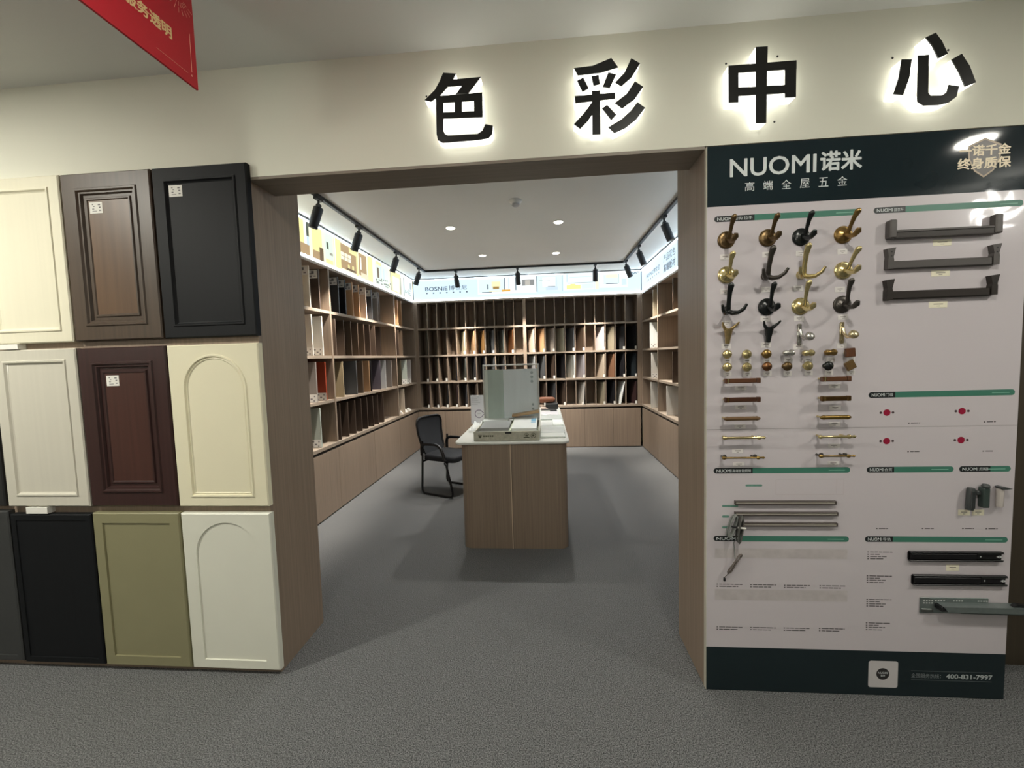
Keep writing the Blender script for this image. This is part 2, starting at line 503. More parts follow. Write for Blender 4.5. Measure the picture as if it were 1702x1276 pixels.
LETTERS = [[[(-0.3911, 2.6863), (-0.3376, 2.6789), (-0.3587, 2.6435), (-0.4066, 2.5976), (-0.4473, 2.5758), (-0.4735, 2.584), (-0.4288, 2.6211), (-0.4076, 2.6536)], [(-0.368, 2.6566), (-0.2342, 2.6571), (-0.2885, 2.596), (-0.3408, 2.5976), (-0.3134, 2.6289), (-0.3823, 2.6293)], [(-0.4232, 2.5958), (-0.2298, 2.5952), (-0.2302, 2.5643), (-0.4245, 2.5666)], [(-0.4252, 2.596), (-0.3936, 2.5935), (-0.398, 2.4532), (-0.3932, 2.4415), (-0.3802, 2.4343), (-0.2551, 2.4318), (-0.2351, 2.4429), (-0.2211, 2.4688), (-0.1901, 2.4603), (-0.1931, 2.4294), (-0.21, 2.4118), (-0.2559, 2.4075), (-0.4046, 2.4064), (-0.4241, 2.4184), (-0.429, 2.4427)], [(-0.3996, 2.5285), (-0.231, 2.5223), (-0.2319, 2.4975), (-0.4006, 2.5036)], [(-0.2656, 2.5961), (-0.2298, 2.5952), (-0.2319, 2.4975), (-0.2671, 2.5001)], [(-0.3461, 2.5961), (-0.3146, 2.5955), (-0.3181, 2.5038), (-0.3496, 2.5061)]], [[(0.1481, 2.6609), (0.2229, 2.6638), (0.2975, 2.6876), (0.3247, 2.6495), (0.2535, 2.6343), (0.1631, 2.6314)], [(0.1597, 2.6117), (0.1848, 2.6218), (0.2059, 2.5779), (0.1807, 2.5659)], [(0.2173, 2.6234), (0.2459, 2.6271), (0.2516, 2.5906), (0.2248, 2.5867)], [(0.2844, 2.6336), (0.3164, 2.6233), (0.2897, 2.5714), (0.262, 2.5796)], [(0.1491, 2.552), (0.3112, 2.5534), (0.3109, 2.5294), (0.1505, 2.5245)], [(0.2182, 2.5679), (0.2512, 2.5665), (0.2499, 2.3953), (0.2173, 2.3964)], [(0.2175, 2.5225), (0.2326, 2.4941), (0.2006, 2.4507), (0.1687, 2.4225), (0.1439, 2.4426), (0.1823, 2.4795)], [(0.2576, 2.4953), (0.2777, 2.5089), (0.3144, 2.4668), (0.2943, 2.447)], [(0.3759, 2.6799), (0.4105, 2.6574), (0.3764, 2.6065), (0.3361, 2.5756), (0.3116, 2.5919), (0.349, 2.6266)], [(0.3897, 2.5905), (0.422, 2.567), (0.3879, 2.5217), (0.3382, 2.4893), (0.3088, 2.5126), (0.3573, 2.5451)], [(0.3988, 2.5088), (0.4287, 2.4855), (0.3933, 2.4429), (0.3497, 2.4127), (0.3061, 2.3963), (0.2815, 2.4206), (0.3346, 2.4471), (0.372, 2.4777)]], [[(0.8549, 2.6826), (0.8993, 2.6809), (0.8967, 2.3944), (0.8575, 2.395)], [(0.7519, 2.6209), (0.7897, 2.6199), (0.7906, 2.4802), (0.754, 2.4815)], [(0.7519, 2.6209), (1.007, 2.6199), (1.0075, 2.5878), (0.752, 2.592)], [(0.9644, 2.6199), (1.007, 2.6199), (1.007, 2.484), (0.9662, 2.4842)], [(0.756, 2.5359), (1.0048, 2.5308), (1.0053, 2.4999), (0.7561, 2.5046)]], [[(1.3908, 2.5917), (1.4264, 2.5887), (1.4203, 2.5228), (1.3996, 2.461), (1.365, 2.4672), (1.3825, 2.5258)], [(1.4484, 2.6008), (1.4871, 2.6011), (1.4892, 2.4612), (1.4977, 2.45), (1.5385, 2.449), (1.5551, 2.4596), (1.5608, 2.4857), (1.5982, 2.4772), (1.5896, 2.4395), (1.5633, 2.4204), (1.5296, 2.4145), (1.475, 2.4165), (1.4526, 2.4323), (1.4497, 2.4572)], [(1.4734, 2.6646), (1.508, 2.6788), (1.5314, 2.6458), (1.5533, 2.599), (1.5201, 2.5844), (1.4982, 2.6313)], [(1.5675, 2.577), (1.6024, 2.5949), (1.6323, 2.5475), (1.6562, 2.4866), (1.6185, 2.4742), (1.5963, 2.5261)]]]
LEFT_BOARDS = {(0, 0): [1.833, 1.997], (0, 1): [2.368, 2.518, 2.691, 2.85, 3.035, 3.201, 3.382, 3.431], (0, 2): [4.109, 4.267], (1, 0): [1.831, 2.007], (1, 1): [2.262, 2.439, 2.601, 2.768, 2.93, 3.093, 3.248, 3.421], (1, 2): [4.088, 4.251], (2, 0): [1.856, 2.021], (2, 1): [2.371, 2.684, 2.844, 3.022, 3.076, 3.362, 3.538, 3.753], (2, 2): [4.145, 4.389, 4.581], (3, 0): [1.884], (3, 1): [2.262, 2.431, 2.599, 2.753, 2.913, 3.085, 3.231, 3.406], (3, 2): [4.226]}
RIGHT_BOARDS = {(0, 1): [4.201], (1, 1): [4.375], (2, 1): [4.309], (3, 1): [4.346], (0, 0): [3.288], (2, 0): [3.317], (3, 0): [3.559]}

# ------------------------------------------------------------------ shelving of the colour room
ORD = ['first', 'second', 'third', 'fourth', 'fifth', 'sixth', 'seventh', 'eighth', 'ninth', 'tenth', 'eleventh']
ROWN = ['top', 'second', 'third', 'bottom']
ZS = [2.435, 1.995, 1.553, 1.115, 0.677]     # centre heights of top board, three shelves and counter
TH = 0.028
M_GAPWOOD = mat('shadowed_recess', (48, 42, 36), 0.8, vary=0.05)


def shelf_at(wall, s, d, z):
    """a point of a cabinet run: s along the wall, d depth behind its front"""
    if wall == 'left':
        return (XL - d, s, z)
    if wall == 'right':
        return (XR + d, s, z)
    return (s, YB + d, z)


def sbox(wall, s0, s1, d0, d1, z0, z1, m=None, bev=0.0):
    return (m or MB()).box(shelf_at(wall, s0, d0, z0), shelf_at(wall, s1, d1, z1), bev)


def run(wall, s0, s1, stiles, seams, wording, dividers):
    base = shelf_at(wall, (s0 + s1) / 2, 0.17, ZS[4] + 0.02)
    t = thing('shelving_unit', base, 'tall open taupe wood shelving unit ' + wording, 'shelving', 'taupe shelving around the colour room')
    sbox(wall, s0, s1, 0.335, 0.35, ZS[4] + 0.018, ZS[0] + 0.014).build('back_panel', M_WOOD, t)
    for z in ZS[:1]:
        sbox(wall, s0, s1, 0.001, 0.335, z - 0.014, z + 0.014).build('top_panel', M_WOOD_H, t)
    for z in ZS[1:4]:
        edges = [s0] + [x for a in stiles for x in (a[0], a[1])] + [s1]
        for i in range(0, len(edges) - 1, 2):
            if edges[i + 1] - edges[i] > 0.1:
                sbox(wall, edges[i], edges[i + 1], 0.004, 0.335, z - TH / 2, z + TH / 2).build('shelf', M_WOOD_H, t)
    for a, b in stiles:
        sbox(wall, a, b, 0.0, 0.335, ZS[4] + 0.018, ZS[0] - 0.014).build('upright', M_WOOD, t)
    for s, i in dividers:
        sbox(wall, s - 0.006, s + 0.006, 0.015, 0.33, ZS[i + 1] + (0.018 if i == 3 else TH / 2), ZS[i] - TH / 2).build('divider', M_WOOD, t)
    c = sbox(wall, s0, s1, -0.004, 0.35, ZS[4] - 0.018, ZS[4] + 0.017, bev=0.002).build('countertop', M_WOOD_H)
    tag(c, 'thin taupe wood counter ledge over the base cabinets ' + wording, 'countertop', 'counter ledges of the colour room')
    for i in range(0, len(seams) - 1, 2):
        p = seams[i:i + 3]
        a, b = p[0], p[-1]
        where = ORD[i // 2] + ' pair of doors'
        t2 = thing('base_cabinet', shelf_at(wall, (a + b) / 2, 0.17, 0), 'low handleless taupe cabinet %s, %s' % (wording, where), 'cabinet', 'base cabinets of the colour room')
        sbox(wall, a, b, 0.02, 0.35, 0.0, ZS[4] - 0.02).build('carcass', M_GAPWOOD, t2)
        for k in range(len(p) - 1):
            sbox(wall, p[k] + 0.0015, p[k + 1] - 0.0015, 0.0, 0.0195, 0.012, ZS[4] - 0.047, bev=0.0015).build('door', M_WOOD, t2)


dv = []
for k in range(10):
    dv += [(-1.907 + 0.1585 * k, r) for r in range(4)]
    dv += [(-0.137 + 0.1589 * k, r) for r in range(4)]
run('back', XL, XR, [(XL, XL + 0.05), (-0.333, -0.283), (1.476, XR)], [XL, -1.66, -1.2, -0.745, -0.29, 0.17, 0.625, 1.083, 1.52], 'along the back wall', dv)
run('left', DL + 0.002, YB - 0.001, [(DL + 0.002, DL + 0.03), (2.165, 2.193), (3.95, 3.978), (YB - 0.04, YB - 0.001)], [DL + 0.002, 1.29, 2.185, 3.07, 3.962, YB - 0.001],
    'along the left wall', [(4.43, 0)] if False else [])
run('right', DR + 0.002, YB - 0.001, [(DR + 0.002, DR + 0.03), (2.165, 2.193), (3.93, 3.958), (YB - 0.04, YB - 0.001)], [DR + 0.002, 1.29, 2.185, 3.07, 3.944, YB - 0.001],
    'along the right wall', [])

# sample boards -----------------------------------------------------
BOARD_MATS = {}


def bmat(name, rgb):
    return mat('sample_' + name.replace(' ', '_'), rgb, 0.4, vary=0.05, scale=GRAIN)


PAL = {'dark olive': (70, 64, 50), 'dark brown': (66, 54, 46), 'deep brown': (78, 64, 54), 'brown': (96, 80, 66), 'cream beige': (214, 204, 176), 'tan': (168, 134, 100),
       'ochre brown': (132, 98, 58), 'dark grey': (86, 88, 90), 'green grey': (92, 96, 90), 'rust brown': (132, 86, 50), 'pale beige': (208, 190, 172), 'light tan': (200, 158, 118),
       'taupe grey': (164, 154, 144), 'sage cream': (178, 172, 150), 'charcoal': (62, 62, 64), 'black': (28, 27, 30), 'pale grey': (200, 194, 192), 'taupe': (152, 142, 122),
       'mid grey': (160, 160, 160), 'silver grey': (204, 208, 203), 'lavender grey': (192, 188, 194), 'walnut brown': (128, 94, 72), 'teal black': (34, 40, 44), 'maroon black': (52, 36, 36),
       'pale cream': (222, 214, 198), 'beige': (196, 180, 160), 'red orange': (164, 68, 42), 'olive tan': (150, 134, 106), 'aubergine grey': (74, 68, 76), 'grey green': (176, 184, 174),
       'white': (226, 230, 228), 'warm grey': (150, 142, 136), 'navy black': (36, 38, 46), 'off white': (214, 210, 202)}
# back shelving: row -> bay -> slot -> colour
BACK = {
    (1, 0): {0: 'dark olive', 4: 'cream beige', 5: 'tan', 6: 'ochre brown', 7: 'dark grey', 8: 'green grey', 9: 'rust brown'},
    (1, 1): {0: 'pale beige', 1: 'light tan', 2: 'taupe grey', 3: 'sage cream', 4: 'dark grey', 5: 'brown', 7: 'pale grey', 8: 'taupe', 9: 'charcoal', 10: 'black'},
    (2, 0): {0: 'dark brown', 1: 'dark olive', 2: 'deep brown', 3: 'black', 4: 'green grey', 5: 'charcoal', 6: 'navy black', 7: 'dark grey', 8: 'charcoal', 9: 'dark brown'},
    (2, 1): {0: 'mid grey', 1: 'dark grey', 2: 'dark brown', 3: 'black', 4: 'silver grey', 5: 'lavender grey', 7: 'beige', 8: 'walnut brown', 9: 'black', 10: 'teal black'},
    (3, 0): {0: 'maroon black', 1: 'dark brown', 2: 'black', 3: 'maroon black', 4: 'charcoal', 5: 'dark brown'},
    (3, 1): {1: 'dark brown', 2: 'charcoal', 3: 'dark brown', 5: 'off white', 7: 'taupe', 8: 'black', 10: 'maroon black'},
}
TILT = {(3, 1, 5): 0.09}
M_TAG = mat('white_tag', (236, 232, 224), 0.6, vary=0.02)
for (row, bay), slots in BACK.items():
    for k, colour in slots.items():
        if bay == 0:
            l = (-2.066 if k == 0 else -1.907 + 0.1585 * (k - 1)) + 0.006
            r = (-0.333 if k == 10 else -1.907 + 0.1585 * k) - 0.006
        else:
            l = (-0.283 if k == 0 else -0.137 + 0.1589 * (k - 1)) + 0.006
            r = (1.476 if k == 10 else -0.137 + 0.1589 * k) - 0.006
        z0 = ZS[row + 1] + (0.019 if row == 3 else TH / 2 + 0.001)
        h = 0.372 if row != 3 else 0.36
        lean = TILT.get((row, bay, k), 0.0)
        open_ = 0.13 if bay == 1 else (0.1 if k >= 4 else 0.045)
        x1, y1 = r - 0.014, YB + 0.012
        x0, y0 = max(l + 0.012 + lean * 0.25, r - 0.014 - open_), YB + 0.27
        dx, dy = x1 - x0, y1 - y0
        ln = math.hypot(dx, dy)
        nx, ny = -dy / ln * 0.0055, dx / ln * 0.0055
        m = MB()
        quad = [(x0 - nx, y0 - ny), (x1 - nx, y1 - ny), (x1 + nx, y1 + ny), (x0 + nx, y0 + ny)]
        top = min(0.035, lean)
        vs = [(x - lean * 0.25, y, z0) for x, y in quad] + [(x, y, z0 + h) for x, y in quad]
        m.add(vs, [(0, 1, 2, 3), (7, 6, 5, 4), (0, 4, 5, 1), (1, 5, 6, 2), (2, 6, 7, 3), (3, 7, 4, 0)])
        o = m.build('sample_board', bmat(colour, PAL[colour]))
        tag(o, '%s sample board, %s row of back shelving, %s slot of %s bay' % (colour, ROWN[row], ORD[k], ('left', 'right')[bay]), 'sample board', 'sample boards on the back shelving')
        if not (row == 1 and bay == 0 and k < 4) and k % 5 != 3 or row == 3:
            MB().box((x1 - lean * 0.25 - 0.022, y1 - 0.009, z0 + 0.002), (x1 - lean * 0.25 + 0.008, y1 - 0.0075, z0 + 0.05)).build('tag', M_TAG, o)
o = MB().add([(x + dx, y, z) for x, y, z, dx in [(1.20, YB + 0.02, 0.692, 0), (1.211, YB + 0.02, 0.692, 0), (1.161, YB + 0.25, 0.692, 0), (1.15, YB + 0.25, 0.692, 0),
                                             (1.268, YB + 0.02, 1.05, 0), (1.279, YB + 0.02, 1.05, 0), (1.229, YB + 0.25, 1.05, 0), (1.218, YB + 0.25, 1.05, 0)]],
              [(0, 1, 2, 3), (7, 6, 5, 4), (0, 4, 5, 1), (1, 5, 6, 2), (2, 6, 7, 3), (3, 7, 4, 0)]).build('sample_board', bmat('white', PAL['white']))
tag(o, 'white sample board leaning in bottom row of back shelving near its right end', 'sample board', 'sample boards on the back shelving')

LEFT_COL = {(0, 0): ['pale cream', 'dark brown'], (0, 1): ['charcoal', 'black', 'light tan', 'light tan', 'pale beige', 'charcoal', 'warm grey', 'brown'], (0, 2): ['light tan', 'tan'],
            (1, 0): ['off white', 'off white'], (1, 1): ['deep brown', 'deep brown', 'brown', 'brown', 'brown', 'deep brown', 'deep brown', 'dark brown'], (1, 2): ['deep brown', 'brown'],
            (2, 0): ['warm grey', 'red orange'], (2, 1): ['olive tan', 'dark grey', 'brown', 'tan', 'black', 'aubergine grey', 'mid grey', 'warm grey'], (2, 2): ['dark olive', 'grey green', 'pale grey'],
            (3, 0): ['grey green'], (3, 1): ['dark brown'] * 8, (3, 2): ['beige']}
BAYN = ['nearest', 'middle', 'far']
M_LABELTOP = mat('white_label_sticker', (226, 224, 220), 0.6, vary=0.02)


def side_board(wall, row, bay, k, s, colour, where, depth, label_top, tag_low):
    sg = -1 if wall == 'left' else 1
    x = XL if wall == 'left' else XR
    z0 = ZS[row + 1] + (0.019 if row == 3 else TH / 2 + 0.001)
    h = 0.375
    o = MB().box((x + sg * 0.006, s, z0), (x + sg * depth, s + 0.016, z0 + h), 0.001).build('sample_board', bmat(colour, PAL[colour]))
    tag(o, '%s sample board, %s' % (colour, where), 'sample board', 'sample boards on the %s shelving' % wall)
    xa, xb = x + sg * 0.015, x + sg * (0.105 if wall == 'left' else 0.09)
    if label_top:
        t = MB().box((xa, s - 0.0012, z0 + h - 0.085), (xb, s - 0.0002, z0 + h - 0.006)).build('label_sticker', M_LABELTOP, o)
        p = MB()
        for (a, b, c, d) in ((0.35, 0.62, 0.55, 0.86), (0.5, 0.85, 0.5, 0.62), (0.15, 0.4, 0.2, 0.32), (0.6, 0.85, 0.14, 0.36)):
            p.box((xa + (xb - xa) * a, s - 0.0018, z0 + h - 0.085 + 0.079 * c), (xa + (xb - xa) * b, s - 0.0013, z0 + h - 0.085 + 0.079 * d))
        p.build('printed_mark', mat('label_ink', (120, 118, 122), 0.7, vary=0.0), t)
    if tag_low:
        t = MB().box((xa - sg * 0.008, s - 0.0012, z0 + 0.002), (xb + sg * 0.05, s - 0.0002, z0 + 0.075)).build('label_sticker', M_LABELTOP, o)
        p = MB()
        for (a, b, c, d) in ((0.1, 0.24, 0.66, 0.82), (0.7, 0.9, 0.66, 0.82), (0.4, 0.62, 0.3, 0.5), (0.15, 0.3, 0.12, 0.26), (0.8, 0.92, 0.1, 0.24)):
            p.box((xa + (xb - xa) * a, s - 0.0018, z0 + 0.075 * c), (xa + (xb - xa) * b, s - 0.0013, z0 + 0.075 * d))
        p.build('printed_mark', mat('label_ink', (120, 118, 122), 0.7, vary=0.0), t)
    return o


for (row, bay), ys in LEFT_BOARDS.items():
    for k, s in enumerate(ys):
        where = '%s row of left shelving, %s bay, %s from the opening' % (ROWN[row], BAYN[bay], ORD[k])
        side_board('left', row, bay, k, s, LEFT_COL[(row, bay)][k], where, 0.3, row == 0 and bay < 2 and not (bay == 1 and k == 7), (row in (1, 2, 3) and bay == 0) or (row == 2 and bay == 2 and k > 0))
RIGHT_COL = {(0, 1): 'taupe', (1, 1): 'white', (2, 1): 'off white', (3, 1): 'off white', (0, 0): 'brown', (2, 0): 'deep brown', (3, 0): 'off white'}
for (row, bay), ys in RIGHT_BOARDS.items():
    side_board('right', row, bay, 0, ys[0], RIGHT_COL[(row, bay)], '%s row of right shelving, bay %s the corner' % (ROWN[row], ('before', 'beside')[bay]), 0.27, False, (row, bay) in ((1, 1), (2, 1)))
# loose white tags standing on the left counter and shelf
for i, (x, y, z, w) in enumerate([(XL - 0.03, 4.2, 0.695, 'nearest of three'), (XL - 0.03, 4.36, 0.695, 'middle of three'), (XL - 0.03, 4.52, 0.695, 'last of three')]):
    m = MB().prism([(0, 0), (0.05, 0), (0.046, 0.042), (0.043, 0.044), (0.004, 0.004)], y, y + 0.09, lambda u, d, v, x=x, z=z: (x - u, d, z + v)).build('tent_card', M_TAG)
    tag(m, 'small folded white tent card on the left counter ledge, %s' % w, 'card', 'white cards on the left counter')
m = MB().prism([(0, 0), (0.05, 0), (0.046, 0.042), (0.043, 0.044), (0.004, 0.004)], 4.46, 4.56, lambda u, d, v: (XL - 0.03 - u, d, 1.131 + v)).build('tent_card', M_TAG)
tag(m, 'lone small white tent card on the shelf above, left shelving far bay', 'card', 'white cards on the left counter')

# ------------------------------------------------------------------ light boxes above the shelving
G_FACE = glow((196, 220, 236), 0.88)
G_WARM = glow((236, 236, 200), 0.88)
ZB0, ZB1 = 2.4505, CEIL - 0.004


def light_box(wall, s0, s1, face, wording):
    t = thing('light_box', shelf_at(wall, (s0 + s1) / 2, 0.1, ZB0), 'long glowing printed light box ' + wording, 'light box', 'light boxes around the colour room')
    sbox(wall, s0, s1, 0.03, 0.2, ZB0, ZB1).build('housing', M_PLASTIC, t)
    sbox(wall, s0 + 0.002, s1 - 0.002, 0.008, 0.029, ZB0 + 0.022, ZB1 - 0.0285).build('glowing_face', face, t)
    sbox(wall, s0, s1, -0.004, 0.029, ZB0, ZB0 + 0.021).build('glowing_edge', glow((226, 242, 255), 9.0), t)
    sbox(wall, s0 + 0.002, s1 - 0.002, 0.004, 0.029, ZB1 - 0.028, ZB1 - 0.0142).build('glowing_edge', glow((226, 242, 255), 9.0), t)
    sbox(wall, s0, s1, 0.0, 0.029, ZB1 - 0.013, ZB1).build('frame_strip', mat('grey_aluminium', (120, 124, 128), 0.4, metal=0.6), t)
    return t


def prints(wall, name, items, parent, d=0.0065):
    """flat printed shapes on a light box: (s0, z0, s1, z1, rgb)"""
    groups = {}
    for i, (a, z0, b, z1, c) in enumerate(items):
        groups.setdefault(c, []).append((a, z0, b, z1, i))
    for c, l in groups.items():
        m = MB()
        for a, z0, b, z1, i in l:
            dd = d - 0.00012 * i
            m.add([shelf_at(wall, a, dd, z0), shelf_at(wall, b, dd, z0), shelf_at(wall, b, dd, z1), shelf_at(wall, a, dd, z1)], [(0, 1, 2, 3)])
        m.build(name, glow(c, 0.86), parent)


# left box: interior photographs in yellow and brown
b = light_box('left', DL + 0.002, YB - 0.001, G_WARM, 'with yellow toned room photographs, left wall')
zb, zt = ZB0 + 0.03, ZB1 - 0.02
H = zt - zb
YEL, BRN, DBR, PGR, WHT, GRN, GRY = (236, 224, 152), (164, 138, 102), (96, 78, 56), (206, 226, 206), (250, 250, 240), (70, 78, 66), (150, 150, 136)
im = [(0.5, zb, 1.80, zt, YEL), (1.80, zb, 1.84, zt, WHT), (1.84, zb + 0.16 * H, 1.88, zt, GRN), (1.84, zb + 0.2 * H, 1.88, zb + 0.55 * H, (190, 210, 225)), (1.6, zb, 1.88, zb + 0.3 * H, BRN),
      (1.93, zb + 0.2 * H, 2.1, zt - 0.05 * H, YEL), (1.93, zb, 2.12, zb + 0.24 * H, BRN), (2.05, zb, 2.12, zb + 0.4 * H, DBR), (2.15, zb, 2.31, zt, PGR), (2.185, zb + 0.46 * H, 2.225, zb + 0.68 * H, GRN),
      (2.24, zb + 0.3 * H, 2.3, zb + 0.38 * H, GRY), (2.16, zb, 2.3, zb + 0.14 * H, YEL), (2.33, zb, 2.47, zt, YEL), (2.34, zb, 2.36, zt, WHT), (2.47, zb + 0.06 * H, 2.83, zt - 0.1 * H, BRN),
      (2.47, zb + 0.36 * H, 2.7, zb + 0.62 * H, (238, 236, 206)), (2.47, zb + 0.48 * H, 2.7, zb + 0.5 * H, BRN), (2.54, zb + 0.36 * H, 2.55, zb + 0.62 * H, BRN), (2.62, zb + 0.36 * H, 2.63, zb + 0.62 * H, BRN),
      (2.66, zt - 0.3 * H, 2.83, zt - 0.12 * H, YEL), (2.58, zb + 0.06 * H, 2.8, zb + 0.14 * H, DBR), (2.62, zb + 0.14 * H, 2.66, zb + 0.26 * H, YEL), (2.72, zb + 0.14 * H, 2.76, zb + 0.28 * H, YEL),
      (2.83, zb, 2.87, zt - 0.05 * H, YEL), (2.89, zb + 0.08 * H, 3.1, zt - 0.1 * H, BRN), (2.93, zb + 0.3 * H, 2.96, zb + 0.76 * H, WHT), (2.94, zb, 3.14, zb + 0.2 * H, (220, 206, 176)),
      (3.14, zb, 3.28, zt, YEL), (3.28, zb, 3.35, zt, WHT), (3.37, zb, 3.8, zt, PGR), (3.42, zb + 0.3 * H, 3.48, zb + 0.72 * H, DBR), (3.52, zb + 0.3 * H, 3.56, zb + 0.8 * H, (190, 208, 216)),
      (3.62, zb + 0.3 * H, 3.66, zb + 0.8 * H, (190, 208, 216)), (3.4, zt - 0.16 * H, 3.56, zt - 0.04 * H, YEL)]
for k in range(26):
    a = 3.34 + 0.62 * random.random()
    z = zb + H * (0.02 + 0.3 * random.random())
    im.append((a, z, a + 0.035, z + 0.018, (104, 108, 96)))
im += [(3.86, zb, 4.28, zt - 0.06 * H, YEL), (3.95, zb + 0.05 * H, 4.22, zt - 0.3 * H, (246, 236, 208)), (3.86, zb, 3.9, zt - 0.1 * H, GRY), (4.25, zb, 4.3, zt - 0.2 * H, GRY), (4.36, zb, 4.8, zt, (208, 226, 228)),
       (4.4, zb, 4.44, zt - 0.1 * H, GRY), (4.7, zb + 0.45 * H, 4.78, zb + 0.8 * H, (150, 160, 158))]
for k in range(14):
    a = 4.45 + 0.27 * random.random()
    z = zb + H * (0.02 + 0.34 * random.random())
    im.append((a, z, a + 0.05, z + 0.02, (156, 166, 160)))
prints('left', 'photo_print', im, b)

# back box: name and four pale room pictures
b = light_box('back', XL + 0.001, XR - 0.001, G_FACE, 'with name and pale room pictures, back wall')
INKB = glow((84, 98, 112), 0.6)
tob = lambda u, w: (u, YB + 0.0065, w)
lettering('name_lettering', 'BOSNiE', (-1.915, -1.545, 2.612, 2.678), tob, INKB, b, 0.02)
lettering('name_lettering', '博世尼', (-1.525, -1.225, 2.612, 2.690), tob, INKB, b, 0.008)
m = MB()
for k in range(7):
    s = -1.9 + k * 0.11
    m.box((s, YB + 0.006, 2.566), (s + 0.022, YB + 0.0075, 2.588))
m.build('name_lettering', INKB, b)
LB, LY, LG, LD, LW = (190, 208, 220), (226, 222, 176), (206, 226, 222), (120, 132, 142), (244, 250, 250)
im = [(-1.05, 2.52, -0.1, 2.79, (222, 238, 240)), (-1.03, 2.55, -0.62, 2.76, LG), (-0.82, 2.63, -0.68, 2.72, LY), (-0.8, 2.6, -0.7, 2.64, (150, 122, 70)), (-0.62, 2.57, -0.6, 2.77, LD), (-0.44, 2.57, -0.42, 2.77, LD),
      (-0.55, 2.57, -0.535, 2.77, LB), (-0.36, 2.6, -0.12, 2.74, LW), (-0.33, 2.635, -0.13, 2.73, (130, 132, 132)), (-0.28, 2.64, -0.2, 2.72, (176, 172, 164)), (-0.66, 2.555, -0.52, 2.585, (214, 160, 66)),
      (-0.86, 2.56, -0.68, 2.575, LY), (-0.98, 2.545, -0.82, 2.56, LD), (-0.9, 2.6, -0.87, 2.68, LD), (-0.1, 2.53, -0.085, 2.79, LD),
      (-0.07, 2.53, 0.3, 2.79, LG), (0.0, 2.6, 0.2, 2.75, LW), (-0.05, 2.7, 0.12, 2.705, LD), (0.31, 2.52, 0.315, 2.79, LD), (0.05, 2.545, 0.24, 2.6, LB), (0.08, 2.6, 0.2, 2.61, LD), (0.22, 2.6, 0.23, 2.75, LB),
      (0.33, 2.53, 0.82, 2.8, (218, 234, 236)), (0.43, 2.73, 0.78, 2.738, LB), (0.4, 2.64, 0.8, 2.646, LD), (0.38, 2.55, 0.6, 2.61, (238, 228, 146)), (0.44, 2.6, 0.52, 2.63, (238, 228, 146)), (0.38, 2.66, 0.4, 2.78, LB),
      (0.62, 2.55, 0.8, 2.62, LG), (0.83, 2.53, 0.885, 2.79, (228, 222, 196)), (0.9, 2.54, 1.33, 2.8, LW), (0.96, 2.6, 1.2, 2.75, LG), (0.95, 2.6, 0.956, 2.76, LD), (1.2, 2.6, 1.206, 2.76, LD),
      (1.0, 2.7, 1.18, 2.75, (232, 234, 196)), (1.0, 2.6, 1.18, 2.615, LD), (0.9, 2.54, 1.33, 2.548, LB), (1.24, 2.58, 1.32, 2.68, LB)]
prints('back', 'picture_print', im, b)
m = MB()
cx, cz = 1.452, 2.755
for k in range(18):
    a0, a1 = PI * (0.05 + k / 18.0 * 1.0), PI * (0.05 + (k + 1) / 18.0 * 1.0)
    m.add([tob(cx + r * math.cos(a), cz + r * math.sin(a)) for a, r in ((a0, 0.04), (a1, 0.04), (a1, 0.05), (a0, 0.05))], [(0, 1, 2, 3)])
    m.add([tob(cx + r * math.cos(a), cz - 0.012 + r * math.sin(a)) for a, r in ((a0, 0.014), (a1, 0.014), (a1, 0.026), (a0, 0.026))], [(0, 1, 2, 3)])
m.build('round_emblem', INKB, b)
# right box: name and two lines of writing
b = light_box('right', DR + 0.002, YB - 0.001, G_FACE, 'with dark lettering, right wall')
tor = lambda u, w: (XR + 0.0065, -u, w)
lettering('name_lettering', 'BOSNiE博世尼', (-4.55, -3.85, 2.60, 2.672), tor, INKB, b, 0.015)
m = MB()
for k in range(7):
    s = 4.54 - k * 0.105
    m.box((XR + 0.006, s, 2.555), (XR + 0.0075, s - 0.02, 2.575))
m.build('name_lettering', INKB, b)
lettering('name_lettering', '产品花色', (-3.68, -3.2, 2.64, 2.735), tor, INKB, b, 0.012)
lettering('name_lettering', '高端板材', (-3.68, -3.2, 2.515, 2.615), tor, INKB, b, 0.025)

# ------------------------------------------------------------------ track with spotlights, downlights, detector
t = thing('lighting_track', (-0.28, 4.26, CEIL), 'black U shaped lighting track on the ceiling of the colour room', 'lighting track')
TX0, TX1, TY0, TY1 = -1.74, 1.165, 0.6, 4.27
for nm, a, b2 in (('rail', (TX0 - 0.017, TY0, 0), (TX0 + 0.017, TY1 + 0.017, 0)), ('rail', (TX0 + 0.0175, TY1 - 0.017, 0), (TX1 - 0.0175, TY1 + 0.017, 0)), ('rail', (TX1 - 0.017, TY0, 0), (TX1 + 0.017, TY1 + 0.017, 0))):
    box(nm, (a[0], a[1], CEIL - 0.026), (b2[0], b2[1], CEIL - 0.001), M_BLACK, t, 0.003)
M_RIM = mat('dark_grey_metal', (44, 46, 50), 0.35, metal=0.3, vary=0.03)
SPOT_L = bpy.data.lights.new('track_spot_light', 'SPOT')
SPOT_L.energy = SPOT_POWER
SPOT_L.spot_size = math.radians(58)
SPOT_L.spot_blend = 0.75
SPOT_L.shadow_soft_size = 0.018
SPOT_L.color = (1.0, 0.93, 0.83)


SPOT_B = SPOT_L.copy()
SPOT_B.energy = SPOT_POWER * 0.95
SPOT_L.energy = SPOT_POWER * 0.66


